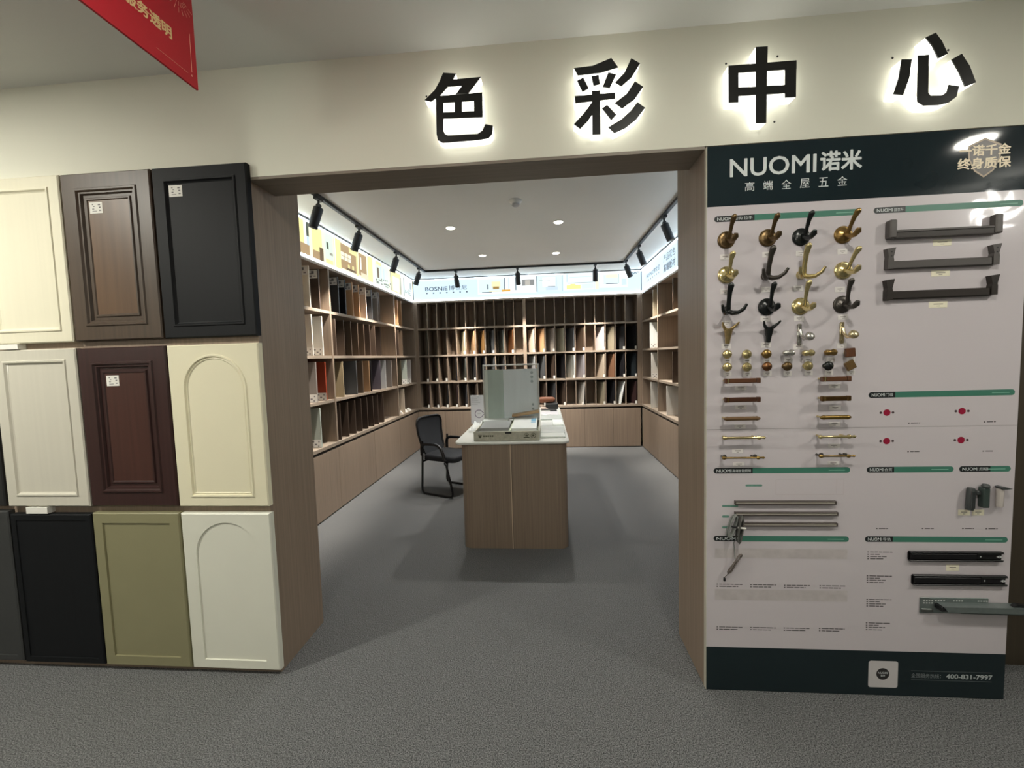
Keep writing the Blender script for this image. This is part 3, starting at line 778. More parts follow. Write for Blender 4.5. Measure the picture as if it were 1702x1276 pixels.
def track_spot(x, y, aim, label, data=None):
    t = thing('track_spotlight', (x, y, CEIL - 0.027), label, 'spotlight', 'black spotlights on the ceiling track')
    MB().box((x - 0.018, y - 0.045, CEIL - 0.046), (x + 0.018, y + 0.045, CEIL - 0.0265), 0.003).build('track_adapter', M_BLACK, t)
    d = (Vector(aim) - Vector((x, y, CEIL - 0.16))).normalized()
    j = Vector((x, y, CEIL - 0.085))
    MB().tube([(x, y, CEIL - 0.045), (x, y, CEIL - 0.085)], 0.009, 8).lathe(j, (0, 1, 0), [(0.0, -0.015), (0.016, -0.015), (0.016, 0.015), (0, 0.015)], 12).build('joint', M_BLACK, t, 40)
    a = j + Vector((0, 0, -0.012))
    h = MB().lathe(a, d, [(0.03, 0.0), (0.036, 0.004), (0.037, 0.01), (0.037, 0.165), (0.034, 0.168), (0.030, 0.152)], 24).build('lamp_head', M_RIM, t, 40)
    MB().lathe(a + d * 0.1525, d, [(0.029, 0), (0.028, 0.002)], 20).build('lens', M_DOWN, t, 40)
    lo = bpy.data.objects.new('track_spot_light', data or SPOT_L)
    COL.objects.link(lo)
    lo.location = a + d * 0.175
    lo.rotation_euler = d.to_track_quat('-Z', 'Y').to_euler()


for y, w in ((1.38, 'nearest the opening'), (2.09, 'second from the opening'), (3.09, 'third from the opening'), (3.99, 'last before the back corner')):
    track_spot(TX0, y, (TX0 - 0.34, y - 0.05, 1.7), 'black cylinder track spotlight on the left rail, ' + w)
for x, w in ((-1.27, 'leftmost'), (-0.36, 'middle one'), (0.76, 'right one')):
    track_spot(x, TY1, (x + 0.04, TY1 + 0.46, 1.55), 'black cylinder track spotlight on the back rail, ' + w, SPOT_B)
for y, w in ((2.29, 'nearest the opening'), (3.35, 'middle one'), (4.12, 'closest to the back corner')):
    track_spot(TX1, y, (TX1 + 0.36, y - 0.06, 1.7), 'black cylinder track spotlight on the right rail, ' + w)
for x, y, w in ((-0.91, 2.36, 'front left'), (0.17, 2.36, 'front right'), (-0.76, 3.53, 'rear left'), (0.18, 3.59, 'rear right')):
    t = thing('downlight', (x, y, CEIL), 'small round glowing recessed downlight in the ceiling, %s of four' % w, 'downlight', 'recessed downlights of the colour room')
    MB().lathe((x, y, CEIL), (0, 0, -1), [(0.053, 0), (0.053, 0.004), (0.044, 0.006)], 24).build('trim_ring', M_PLASTIC, t, 30)
    MB().lathe((x, y, CEIL - 0.006), (0, 0, -1), [(0.043, 0), (0.042, 0.002)], 24).build('diffuser', M_DOWN, t, 30)
    l = bpy.data.lights.new('downlight_light', 'SPOT')
    l.energy = DOWN_POWER
    l.spot_size = math.radians(130)
    l.spot_blend = 1.0
    l.shadow_soft_size = 0.04
    l.color = (1.0, 0.96, 0.9)
    o = bpy.data.objects.new('downlight_light', l)
    COL.objects.link(o)
    o.location = (x, y, CEIL - 0.012)
t = thing('smoke_detector', (-0.21, 1.74, CEIL), 'white round smoke detector on the ceiling of the colour room', 'smoke detector')
MB().lathe((-0.21, 1.74, CEIL), (0, 0, -1), [(0.052, 0), (0.052, 0.014), (0.044, 0.022), (0.036, 0.03)], 28).build('base', M_PLASTIC, t, 35)
MB().lathe((-0.21, 1.74, CEIL - 0.03), (0, 0, -1), [(0.034, 0), (0.034, 0.012), (0.024, 0.02), (0.008, 0.024)], 28).build('sensor_head', mat('grey_vent_plastic', (190, 190, 190), 0.5, vary=0.25, scale=(160, 160, 160)), t, 35)

# ------------------------------------------------------------------ desk
def rounded(x0, y0, x1, y1, r, n=7):
    pts = []
    for cx, cy, a in ((x1 - r, y1 - r, 0), (x0 + r, y1 - r, 90), (x0 + r, y0 + r, 180), (x1 - r, y0 + r, 270)):
        for k in range(n + 1):
            w = math.radians(a + 90.0 * k / n)
            pts.append((cx + r * math.cos(w), cy + r * math.sin(w)))
    return pts


def slab(poly, z0, z1, bev, name, m, parent):
    cx = sum(p[0] for p in poly) / len(poly)
    cy = sum(p[1] for p in poly) / len(poly)

    def ring(z, e):
        out = []
        n = len(poly)
        for i, p in enumerate(poly):
            a, c = poly[i - 1], poly[(i + 1) % n]
            tx, ty = c[0] - a[0], c[1] - a[1]
            l = math.hypot(tx, ty) or 1
            out.append((p[0] - ty / l * e, p[1] + tx / l * e, z))
        return out
    ls = [ring(z0, bev), ring(z0 + bev, 0), ring(z1 - bev, 0), ring(z1, bev)] if bev > 0 else [ring(z0, 0), ring(z1, 0)]
    return MB().loops(ls, True, True).build(name, m, parent, 35)


DT = 0.85
desk = thing('consultation_desk', (-0.26, 2.35, 0), 'taupe wood desk with rounded corners and white top in the room centre', 'desk')
slab(rounded(-0.672, 1.312, 0.156, 3.39, 0.07), 0.0, DT - 0.02, 0, 'body', M_WOOD, desk)
slab(rounded(-0.715, 1.294, 0.176, 3.415, 0.06), DT - 0.0199, DT, 0.004, 'desktop', mat('white_stone_top', (222, 224, 218), 0.25, vary=0.03, scale=(3, 3, 3)), desk)
box('trim_strip', (-0.283, 1.3085, 0.0), (-0.275, 1.3125, DT - 0.021), mat('champagne_strip', (206, 186, 160), 0.4, metal=0.1), desk)
box('trim_strip', (-0.2745, 1.311, 0.0), (-0.2725, 1.3125, DT - 0.021), M_DARKGAP, desk)

# sample case
cx0, cx1, cy0, cy1 = -0.568, -0.049, 1.345, 1.925
M_CASE = mat('mottled_grey_case', (178, 176, 160), 0.5, vary=0.16, scale=(38, 38, 38))
M_CASEIN = mat('pale_green_lining', (206, 214, 190), 0.6, vary=0.05)
M_ALU = mat('brushed_aluminium', (196, 196, 192), 0.35, metal=0.5, vary=0.03)
case = thing('sample_case', ((cx0 + cx1) / 2, 1.64, DT), 'open mottled grey sample case standing on the front of the desk', 'sample case')
m = MB()
m.box((cx0, cy0, DT + 0.001), (cx1, cy0 + 0.012, DT + 0.073), 0.002).box((cx0, cy1 - 0.012, DT + 0.001), (cx1, cy1, DT + 0.073), 0.002)
m.box((cx0, cy0 + 0.012, DT + 0.001), (cx0 + 0.012, cy1 - 0.012, DT + 0.073), 0.002).box((cx1 - 0.012, cy0 + 0.012, DT + 0.001), (cx1, cy1 - 0.012, DT + 0.073), 0.002)
m.build('tray', M_CASE, case)
box('lining', (cx0 + 0.0125, cy0 + 0.0125, DT + 0.001), (cx1 - 0.0125, cy1 - 0.0125, DT + 0.008), M_CASEIN, case)
box('centre_divider', (-0.292, cy0 + 0.0125, DT + 0.0085), (-0.277, cy1 - 0.0125, DT + 0.076), M_CASEIN, case)
box('latch', (-0.318, cy0 - 0.008, DT + 0.055), (-0.268, cy0 + 0.004, DT + 0.07), M_BLACK, case, 0.002)
lz0, lz1 = DT + 0.08, DT + 0.585
lid = MB()
lx0, lx1, ly0, ly1 = cx0 + 0.004, cx1 - 0.004, cy1 - 0.03, cy1
lid.box((lx0, ly0, lz0), (lx0 + 0.014, ly1, lz1), 0.002).box((lx1 - 0.014, ly0, lz0), (lx1, ly1, lz1), 0.002)
lid.box((lx0 + 0.0141, ly0, lz1 - 0.014), (lx1 - 0.0141, ly1, lz1), 0.002).box((lx0 + 0.0141, ly0, lz0), (lx1 - 0.0141, ly1, lz0 + 0.014), 0.002)
lido = lid.build('lid_frame', M_ALU, case)
px0, px1 = lx0 + 0.0145, lx1 - 0.0145
box('lid_panel', (px0, ly0 + 0.012, lz0 + 0.0145), (px0 + 0.028, ly0 + 0.02, lz1 - 0.046), mat('white_green_panel', (232, 240, 230), 0.4, vary=0.03, trans=0.35), case)
box('lid_panel', (px0 + 0.0285, ly0 + 0.012, lz0 + 0.0145), (px0 + 0.172, ly0 + 0.02, lz1 - 0.046), mat('grey_green_glass', (186, 202, 194), 0.4, vary=0.06, scale=(14, 14, 5), trans=0.35), case)
box('lid_panel', (px0 + 0.1725, ly0 + 0.012, lz0 + 0.0145), (px1, ly0 + 0.02, lz1 - 0.046), mat('pale_blue_panel', (230, 240, 243), 0.4, vary=0.03, scale=(22, 5, 1.5), trans=0.35), case)
m = MB()
for z in (0.535, 0.495, 0.455):
    m.lathe((px1 - 0.05, ly0 + 0.0119, DT + z - 0.03), (0, -1, 0), [(0.013, 0), (0.013, 0.0006)], 14)
for z in (0.245, 0.205):
    m.lathe((px1 - 0.045, ly0 + 0.0119, DT + z - 0.03), (0, -1, 0), [(0.011, 0), (0.011, 0.0006)], 14)
m.build('printed_seal', mat('seal_grey', (160, 172, 174), 0.5, vary=0.3, scale=(300, 300, 300)), case)
m = MB()
M_SEAL = mat('dark_olive_print', (84, 84, 66), 0.6, vary=0.0)
for cx, r in ((-0.152, 0.0), (-0.1, 0.02)):
    for k in range(24):
        if cx < -0.12 and not (0 <= k <= 12):
            continue
        a0, a1 = 2 * PI * k / 24, 2 * PI * (k + 1) / 24
        m.add([(cx + q * math.cos(a), cy0 - 0.0006, DT + 0.038 + q * math.sin(a)) for a, q in ((a0, 0.016), (a1, 0.016), (a1, 0.02), (a0, 0.02))], [(0, 1, 2, 3)])
    m.box((cx - 0.009, cy0 - 0.0008, DT + 0.03), (cx + 0.009, cy0 - 0.0002, DT + 0.045))
m.box((-0.175, cy0 - 0.0008, DT + 0.02), (-0.13, cy0 - 0.0002, DT + 0.028))
m.prism([(-0.53, 0.046), (-0.524, 0.05), (-0.517, 0.042), (-0.51, 0.05), (-0.504, 0.046), (-0.506, 0.03), (-0.517, 0.02), (-0.528, 0.03)], cy0 - 0.0008, cy0 - 0.0002, lambda u, d, w: (u, d, DT + w))
for k in range(5):
    m.box((-0.492 + k * 0.017, cy0 - 0.0008, DT + 0.032), (-0.480 + k * 0.017, cy0 - 0.0002, DT + 0.044))
m.build('printed_mark', M_SEAL, case)
# contents of the case
o = box('sample_tile', (-0.555, 1.72, DT + 0.009), (-0.33, 1.885, DT + 0.098), mat('white_tile', (226, 230, 226), 0.4, vary=0.02), None, 0.003)
tag(o, 'white sample block in the rear left of the open case', 'sample block')
o = MB().prism([(1.385, DT + 0.009), (1.68, DT + 0.009), (1.70, DT + 0.102), (1.42, DT + 0.088)], -0.53, -0.296, lambda u, d, w: (d, u, w)).build('sample_tile', mat('grey_tile', (138, 140, 138), 0.5, vary=0.05))
tag(o, 'dark grey sample block in the front left of the open case', 'sample block')
o = MB().prism([(1.385, DT + 0.009), (1.87, DT + 0.009), (1.88, DT + 0.112), (1.40, DT + 0.086)], -0.275, -0.075, lambda u, d, w: (d, u, w)).build('sample_tile', mat('white_tile', (226, 230, 226), 0.4, vary=0.02))
tag(o, 'thick white sample block with blue label in right half of open case', 'sample block')
sl = (0.026 / 0.48)
m = MB()
for u0, u1, s0, s1 in ((-0.125, -0.085, 1.66, 1.78), (-0.125, -0.085, 1.61, 1.64)):
    m.add([(u0, s0, DT + 0.0866 + (s0 - 1.4) * sl), (u1, s0, DT + 0.0866 + (s0 - 1.4) * sl), (u1, s1, DT + 0.0866 + (s1 - 1.4) * sl), (u0, s1, DT + 0.0866 + (s1 - 1.4) * sl)], [(0, 1, 2, 3)])
m.build('blue_label', mat('blue_print', (120, 172, 200), 0.5, vary=0.05), o)
m = MB().box((-0.125, -0.03, 0), (0.115, 0.05, 0.022), 0.002)
m.v = [(x, y, z + x * 0.14) for x, y, z in m.v]
m.turn((-0.175, 1.83, DT + 0.133), math.radians(3))
o = m.build('wood_slat', mat('light_oak', (176, 146, 108), 0.45, vary=0.12, scale=(3, 120, 120)))
tag(o, 'short light oak slat lying across white block in the open case', 'wood slat')

# paper sign and plastic sleeve left of the case
t = thing('paper_sign', (-0.62, 2.18, DT), 'upright white paper sign with purple drop outline behind the case', 'sign')
m = MB().box((-0.735, 2.176, DT + 0.001), (-0.575, 2.18, DT + 0.285)).build('sheet', mat('pale_lilac_paper', (222, 220, 226), 0.5, vary=0.02), t)
m = MB()
cxs, czs, r = -0.655, DT + 0.1, 0.041
ring = []
for k in range(29):
    a = PI / 4 + (2 * PI - PI / 2) * k / 28
    ring.append((math.cos(a), math.sin(a)))
ring = [(1.42, 0.0)] + ring
n = len(ring)
vs = [(cxs + r * p[0] * s, 2.1752, czs + r * p[1] * s) for s in (1.0, 0.86) for p in ring]
m.add(vs, [(i, (i + 1) % n, n + (i + 1) % n, n + i) for i in range(n)])
m.build('drop_outline', mat('purple_ink', (92, 76, 112), 0.6, vary=0.0), t)
m = MB()
for k, (a, b2) in enumerate(((-0.725, -0.65), (-0.725, -0.67), (-0.725, -0.66), (-0.725, -0.64), (-0.725, -0.665))):
    m.box((a, 2.1752, DT + 0.265 - k * 0.018), (b2, 2.1755, DT + 0.268 - k * 0.018))
m.box((-0.672, 2.1752, DT + 0.099), (-0.635, 2.1755, DT + 0.101))
m.build('printed_line', mat('grey_ink', (150, 150, 158), 0.6, vary=0.0), t)
m = MB()
prof = [(0.0, 0.0), (0.045, 0.012), (0.085, 0.004), (0.13, 0.03), (0.17, 0.018)]
w = [0.0, 0.015, 0.04, 0.06, 0.085]
for i, (u, z) in enumerate(prof):
    for j, x in enumerate(w):
        m.v.append((-0.675 + x + 0.006 * math.sin(i * 2.1), 1.70 + u * 1.9, DT + 0.002 + abs(z + 0.018 * math.sin(i * 1.7 + j * 2.3)) + (0.02 if i == 3 else 0)))
for i in range(4):
    for j in range(4):
        m.f.append((i * 5 + j, i * 5 + j + 1, i * 5 + j + 6, i * 5 + j + 5))
o = m.build('plastic_sleeve', mat('clear_film', (238, 242, 240), 0.12, vary=0.0, alpha=0.45), None, 60)
tag(o, 'crumpled clear plastic sleeve lying beside the left side of case', 'plastic sleeve')
# flat samples and small things along the right side of the desk
FL = [(-0.045, 1.42, 0.150, 1.58, 'frosted white', (216, 220, 214)), (-0.045, 1.60, 0.155, 1.90, 'pale grey', (200, 204, 200)), (-0.045, 1.93, 0.06, 2.17, 'pale silver', (192, 196, 194)), (0.066, 1.97, 0.162, 2.30, 'white', (224, 228, 224)),
      (-0.05, 2.33, 0.165, 2.62, 'mottled grey', (178, 184, 180)), (-0.05, 2.66, 0.14, 2.90, 'lilac grey', (206, 204, 208))]
for i, (a, b1, c, d, nm, col) in enumerate(FL):
    o = MB().box((a, b1, DT + 0.0008), (c, d, DT + 0.0148), 0.0015).build('flat_sample', mat('flat_' + nm.replace(' ', '_'), col, 0.3, vary=0.1 if 'mott' in nm else 0.03, scale=(30, 30, 30)))
    tag(o, '%s flat sample sheet, %s from the front along the desk right side' % (nm, ORD[i]), 'sample sheet', 'flat samples on the right of the desk')
t = thing('notebook', (0.04, 3.02, DT), 'thin black notebook lying near the far right end of desk', 'notebook')
box('cover', (-0.05, 2.96, DT + 0.001), (0.13, 3.08, DT + 0.022), M_BLACK, t, 0.002)
box('page_block', (-0.048, 2.958, DT + 0.006), (0.05, 2.9595, DT + 0.016), M_PAPER, t)
t = thing('leather_pouch', (0.05, 3.3, DT), 'brown leather roll pouch at the far right end of desk', 'pouch')
o = MB().tube([(-0.09, 3.3, DT + 0.103), (-0.06, 3.3, DT + 0.105), (0.0, 3.3, DT + 0.106), (0.09, 3.3, DT + 0.105), (0.118, 3.3, DT + 0.103)], [0.026, 0.036, 0.038, 0.036, 0.024], 16, ((0, 1, 0), 1.0)).build('roll', mat('tan_leather', (124, 72, 42), 0.5, vary=0.1, scale=(20, 20, 20)), t, 50)
box('flap', (-0.07, 3.259, DT + 0.085), (0.1, 3.2625, DT + 0.106), mat('dark_tan_leather', (104, 58, 34), 0.5, vary=0.1), t, 0.001)
o = MB().box((0.0, 3.22, DT + 0.001), (0.155, 3.38, DT + 0.066), 0.006).build('black_case', M_BLACK)
tag(o, 'small black box under the brown leather pouch on the desk', 'box')
o = MB().prism([(-0.065, DT + 0.001), (0.04, DT + 0.001), (0.01, DT + 0.022), (-0.05, DT + 0.034)], 3.14, 3.2, None).build('folded_paper', mat('pinkish_paper', (206, 186, 172), 0.6, vary=0.04))
tag(o, 'folded pinkish paper wedge between notebook and leather pouch', 'paper')

# ------------------------------------------------------------------ chair
CH = (-1.126, 2.741, 0.0)
RZ = math.radians(-23.9)
t = thing('visitor_chair', CH, 'black mesh visitor chair with sled base beside the desk', 'chair')
M_MESH = mat('black_mesh_fabric', (30, 32, 36), 0.75, vary=0.25, scale=(420, 420, 420))
M_SEAT = mat('black_seat_fabric', (26, 28, 32), 0.8, vary=0.1, scale=(90, 90, 90))
M_TUBE = mat('black_tube_metal', (16, 16, 18), 0.35, vary=0.0)


def arc(pts, n=4):
    """rounds the corners of a polyline given as (point, radius)"""
    out = []
    for i, (p, r) in enumerate(pts):
        p = Vector(p)
        if r <= 0 or i in (0, len(pts) - 1):
            out.append(p)
            continue
        a = (Vector(pts[i - 1][0]) - p).normalized() * r + p
        c = (Vector(pts[i + 1][0]) - p).normalized() * r + p
        for k in range(n + 1):
            s = k / n
            out.append(a * (1 - s) ** 2 + p * 2 * s * (1 - s) + c * s ** 2)
    return out


for s in (-1, 1):
    y = 0.225 * s
    pts = arc([((0.13, y, 0.372), 0), ((0.15, y, 0.36), 0.01), ((0.235, y, 0.0125), 0.06), ((-0.2, y, 0.0125), 0.06), ((-0.175, y, 0.40), 0.05), ((-0.17, y, 0.60), 0)], 5)
    MB().tube(pts, 0.0125, 10).turn(CH, RZ).build('sled_leg', M_TUBE, t, 50)
    pts = arc([((-0.185, y, 0.44), 0), ((-0.185, y, 0.565), 0.07), ((0.08, y, 0.575), 0.1), ((0.135, y, 0.40), 0)], 6)
    MB().tube(pts, [0.016] * 3 + [0.017] * (len(pts) - 3), 10).turn(CH, RZ).build('armrest', M_TUBE, t, 50)
MB().tube([(0.12, -0.215, 0.372), (0.12, 0.215, 0.372)], 0.011, 8).tube([(-0.17, -0.215, 0.372), (-0.17, 0.215, 0.372)], 0.011, 8).turn(CH, RZ).build('cross_bar', M_TUBE, t, 50)
m = MB()
seat = rounded(-0.2, -0.205, 0.25, 0.205, 0.06, 4)
rings = []
for z, e in ((0.378, 0.03), (0.385, 0.005), (0.42, 0.0), (0.438, 0.012), (0.445, 0.04)):
    rings.append([(x * (1 - e * 2.2) + 0.02 * e, y * (1 - e * 2.2), z) for x, y in seat])
m.loops(rings, True, True).turn(CH, RZ).build('seat', M_SEAT, t, 50)


def back_pt(u, v):
    """u across -1..1, v up 0..1"""
    w = 0.175 + 0.04 * min(1, v * 1.3)
    x = -0.205 - 0.075 * v + 0.03 * u * u + 0.022 * math.sin(PI * v) * -1
    return (x, u * w, 0.43 + v * 0.405)


outline = [(-0.9, 0.0), (-1, 0.12), (-1, 0.3), (-1, 0.6), (-1, 0.85), (-0.93, 0.96), (-0.8, 1.0), (-0.4, 1.01), (0, 1.015), (0.4, 1.01), (0.8, 1.0), (0.93, 0.96), (1, 0.85), (1, 0.6), (1, 0.3), (1, 0.12), (0.9, 0.0), (0.4, -0.01), (-0.4, -0.01)]
fr = [back_pt(*p) for p in outline]
MB().tube(fr + [fr[0]], 0.0125, 8, None, False).turn(CH, RZ).build('back_frame', M_TUBE, t, 60)
m = MB()
for v in range(9):
    for u in range(9):
        vv = v / 8
        uu = (u / 4 - 1) * (0.98 if 0.1 < vv < 0.9 else (0.93 if vv < 0.5 else 0.86))
        p = back_pt(uu, vv)
        m.v.append(p)
k = len(m.v)
m.v += [(x - 0.006, y, z) for x, y, z in m.v]
for v in range(8):
    for u in range(8):
        a = v * 9 + u
        m.f.append((a, a + 1, a + 10, a + 9))
        m.f.append((k + a, k + a + 9, k + a + 10, k + a + 1))
m.turn(CH, RZ).build('backrest', M_MESH, t, 70)
MB().tube([back_pt(-0.75, 0.02), (-0.19, -0.12, 0.385)], 0.011, 8).tube([back_pt(0.75, 0.02), (-0.19, 0.12, 0.385)], 0.011, 8).turn(CH, RZ).build('back_support', M_TUBE, t, 50)

# ------------------------------------------------------------------ cabinet door samples on the left wall
YF = -0.03


def ring_rect(x0, z0, x1, z1, e, d):
    return [(x0 + e, YF - d, z0 + e), (x1 - e, YF - d, z0 + e), (x1 - e, YF - d, z1 - e), (x0 + e, YF - d, z1 - e)]


def arch_pts(x0, z0, x1, z1, e, n=20):
    """outline with an arched head inside the given box, drawn in by e"""
    cx, r = (x0 + x1) / 2, (x1 - x0) / 2
    zs = z1 - r
    pts = [(x0 + e, z0 + e), (cx, z0 + e), (x1 - e, z0 + e), (x1 - e, (z0 + zs) / 2), (x1 - e, zs)]
    for k in range(1, n):
        a = PI * k / n
        pts.append((cx + (r - e) * math.cos(a), zs + (r - e) * math.sin(a)))
    return pts + [(x0 + e, zs), (x0 + e, (z0 + zs) / 2)]


def outer_for(pts, x0, z0, x1, z1):
    cx, cz = (x0 + x1) / 2, (z0 + z1) / 2
    out = []
    for x, z in pts:
        dx, dz = x - cx, z - cz
        s = min((x1 - cx) / abs(dx) if abs(dx) > 1e-6 else 9e9, (z1 - cz) / abs(dz) if abs(dz) > 1e-6 else 9e9)
        out.append((cx + dx * s, cz + dz * s))
    # pull the two nearest points onto the upper corners so that the outline stays square
    for c in ((x1, z1), (x0, z1), (x0, z0), (x1, z0)):
        i = min(range(len(out)), key=lambda k: (out[k][0] - c[0]) ** 2 + (out[k][1] - c[1]) ** 2)
        out[i] = c
    return out


def sample_door(x0, z0, x1, z1, kind, m, label, tagged=None, m2=None):
    t = thing('sample_door', ((x0 + x1) / 2, -0.015, z0), label, 'cabinet door', 'cabinet door samples on the wall')
    bev = 0.005
    if kind == 'arch_bead' or kind == 'arch_step':
        ax0, az0, ax1, az1 = x0 + 0.066, z0 + 0.045, x1 - 0.066, z1 - 0.045
        P = arch_pts(ax0, az0, ax1, az1, 0)
        O = outer_for(P, x0 + bev, z0 + bev, x1 - bev, z1 - bev)
        O2 = outer_for(P, x0, z0, x1, z1)
        L = lambda q, d: [(a, YF - d, b) for a, b in q]
        Q = lambda e: arch_pts(ax0, az0, ax1, az1, e)
        frame = [L(O2, -0.0295), L(O2, -bev), L(O, 0), L(P, 0)]
        if kind == 'arch_bead':
            mould = [L(P, 0), L(Q(0.003), 0.005), L(Q(0.010), 0.005), L(Q(0.014), -0.003), L(Q(0.020), -0.001), L(Q(0.024), -0.005)]
            pan = [L(Q(0.024), -0.005)]
        else:
            mould = [L(P, 0), L(Q(0.002), -0.006)]
            pan = [L(Q(0.002), -0.006)]
    else:
        R = lambda e, d: ring_rect(x0, z0, x1, z1, e, d)
        fw = {'bead': 0.052, 'raised': 0.066, 'shaker': 0.05, 'plain': 0.03}[kind]
        frame = [R(0, -0.0295), R(0, -bev), R(bev, 0), R(fw, 0)]
        mould = {'bead': [R(fw, 0), R(fw + 0.003, 0.005), R(fw + 0.010, 0.005), R(fw + 0.015, -0.003), R(fw + 0.02, -0.006)],
                 'raised': [R(fw, 0), R(fw + 0.004, 0.006), R(fw + 0.012, 0.006), R(fw + 0.018, -0.002), R(fw + 0.025, -0.002), R(fw + 0.03, -0.012), R(fw + 0.042, -0.012), R(fw + 0.046, -0.006), R(fw + 0.052, -0.006), R(fw + 0.056, -0.010)],
                 'shaker': [R(fw, 0), R(fw + 0.001, -0.007)], 'plain': [R(fw, 0), R(fw + 0.001, -0.004)]}[kind]
        pan = [mould[-1]]
    MB().loops(frame, True, False).build('door_frame', m, t)
    MB().loops(mould, False, False).build('moulding', m, t)
    MB().add(pan[0], [tuple(range(len(pan[0])))]).build('centre_panel', m2 or m, t)
    if tagged:
        a, b = tagged
        d0 = pan[0][0][1]
        s = MB().box((a, d0 - 0.0012, b), (a + 0.064, d0 - 0.0002, b + 0.05)).build('price_sticker', M_PAPER, t)
        p = MB()
        for u, w, uu, ww in ((0.2, 0.75, 0.3, 0.85), (0.28, 0.58, 0.4, 0.64), (0.2, 0.36, 0.35, 0.44), (0.66, 0.7, 0.84, 0.82), (0.72, 0.46, 0.86, 0.58), (0.2, 0.16, 0.55, 0.22), (0.72, 0.2, 0.88, 0.3)):
            p.box((a + 0.064 * u, d0 - 0.0016, b + 0.05 * w), (a + 0.064 * uu, d0 - 0.0013, b + 0.05 * ww))
        p.build('printed_mark', mat('sticker_print', (120, 118, 116), 0.7, vary=0.0), s)
    return t


FINE = (60, 60, 1.2)
D_CREAM = mat('cream_lacquer', (226, 221, 198), 0.45, vary=0.015, scale=FINE, bump=0.03)
D_WALNUT = mat('walnut_stain', (74, 60, 47), 0.45, vary=0.16, scale=(70, 70, 1.4), bump=0.04)
D_BLACK = mat('black_woodgrain_lacquer', (16, 18, 21), 0.6, vary=0.08, scale=FINE, bump=0.06, spec=0.25)
D_GREYW = mat('warm_white_lacquer', (202, 198, 184), 0.45, vary=0.02, scale=FINE, bump=0.03)
D_RED = mat('mahogany_stain', (56, 36, 34), 0.32, vary=0.15, scale=(60, 60, 1.5), bump=0.03)
D_OLIVE = mat('olive_lacquer', (137, 133, 102), 0.42, vary=0.02, bump=0.0)
D_WHITE = mat('white_lacquer', (222, 222, 208), 0.42, vary=0.01)
D_CREAM2 = mat('ivory_lacquer', (230, 224, 196), 0.42, vary=0.01)
D_GREY = mat('dark_grey_lacquer', (56, 57, 57), 0.5, vary=0.05)
sample_door(-2.66, 1.632, -2.216, 2.399, 'bead', D_CREAM, 'cream woodgrain door sample at the left end of the top row')
sample_door(-2.206, 1.634, -1.762, 2.397, 'raised', D_WALNUT, 'walnut brown raised panel door sample with white sticker, top row', (-2.078, 2.218), mat('walnut_stain_panel', (96, 72, 50), 0.42, vary=0.16, scale=(40, 40, 1.2)))
sample_door(-1.752, 1.632, -1.300, 2.396, 'bead', D_BLACK, 'black woodgrain door sample with white sticker in the top row', (-1.676, 2.268))
sample_door(-2.655, 0.836, -2.214, 1.603, 'bead', D_GREYW, 'warm white woodgrain door sample at left of the middle row', (-2.645, 1.492))
sample_door(-2.205, 0.838, -1.757, 1.600, 'raised', D_RED, 'dark mahogany raised panel door sample in the middle row', (-2.075, 1.418), mat('mahogany_panel', (70, 44, 38), 0.32, vary=0.15, scale=(60, 60, 1.5)))
sample_door(-1.749, 0.836, -1.300, 1.599, 'arch_bead', D_CREAM2, 'ivory door sample with moulded arch in the middle row')
sample_door(-2.655, 0.032, -2.218, 0.797, 'plain', D_BLACK, 'black door sample standing in the bottom row')
sample_door(-2.209, 0.030, -1.757, 0.804, 'shaker', D_OLIVE, 'olive green frame and panel door sample in the bottom row')
sample_door(-1.748, 0.030, -1.300, 0.803, 'arch_step', D_WHITE, 'white door sample with plain arch in the bottom row')
sample_door(-3.11, 0.036, -2.665, 0.812, 'plain', D_GREY, 'dark grey door sample cut by the left edge of bottom row')
sample_door(-3.11, 0.838, -2.672, 1.603, 'plain', mat('near_black_lacquer', (40, 40, 40), 0.3, vary=0.05), 'near black door sample barely visible left of middle row')
for x, z, w in ((-2.62, 1.6065, 'above the warm white sample'), (-2.555, 0.802, 'below the warm white sample')):
    o = box('paper_slip', (x, -0.034, z), (x + 0.115, -0.0005, z + (0.0235 if z > 1 else 0.031)), M_PAPER)
    tag(o, 'small white slip in the gap %s door' % w, 'paper slip', 'white slips between the door samples')

# ------------------------------------------------------------------ illuminated sign letters over the opening
M_LETTER = mat('black_acrylic', (24, 24, 23), 0.3, vary=0.02)
M_LIT = bpy.data.materials.new('lit_white_acrylic')
M_LIT.use_nodes = True
_b = M_LIT.node_tree.nodes['Principled BSDF']
_b.inputs['Base Color'].default_value = (0.9, 0.9, 0.88, 1)
_b.inputs['Emission Color'].default_value = (1.0, 0.985, 0.9, 1)
_b.inputs['Emission Strength'].default_value = 1.4
for word, strokes in zip(('first glowing character 色 on the white lintel, left end', 'second glowing character 彩 of the lintel sign', 'third glowing character 中 of the lintel sign', 'fourth glowing character 心 above the white board'), LETTERS):
    xs = [p[0] for s in strokes for p in s]
    zs = [p[1] for s in strokes for p in s]
    t = thing('sign_letter', (sum((min(xs), max(xs))) / 2, -0.001, min(zs)), 'black halo-lit sign letter, ' + word, 'sign letter', 'glowing sign letters on the lintel')
    a, b2 = MB(), MB()
    for i, s in enumerate(strokes):
        a.prism(s, -0.05 - 0.00004 * i, -0.0461)
        b2.prism(s, -0.046 - 0.00004 * i, -0.0005)
    a.build('face_plate', M_LETTER, t)
    b2.build('glowing_body', M_LIT, t)

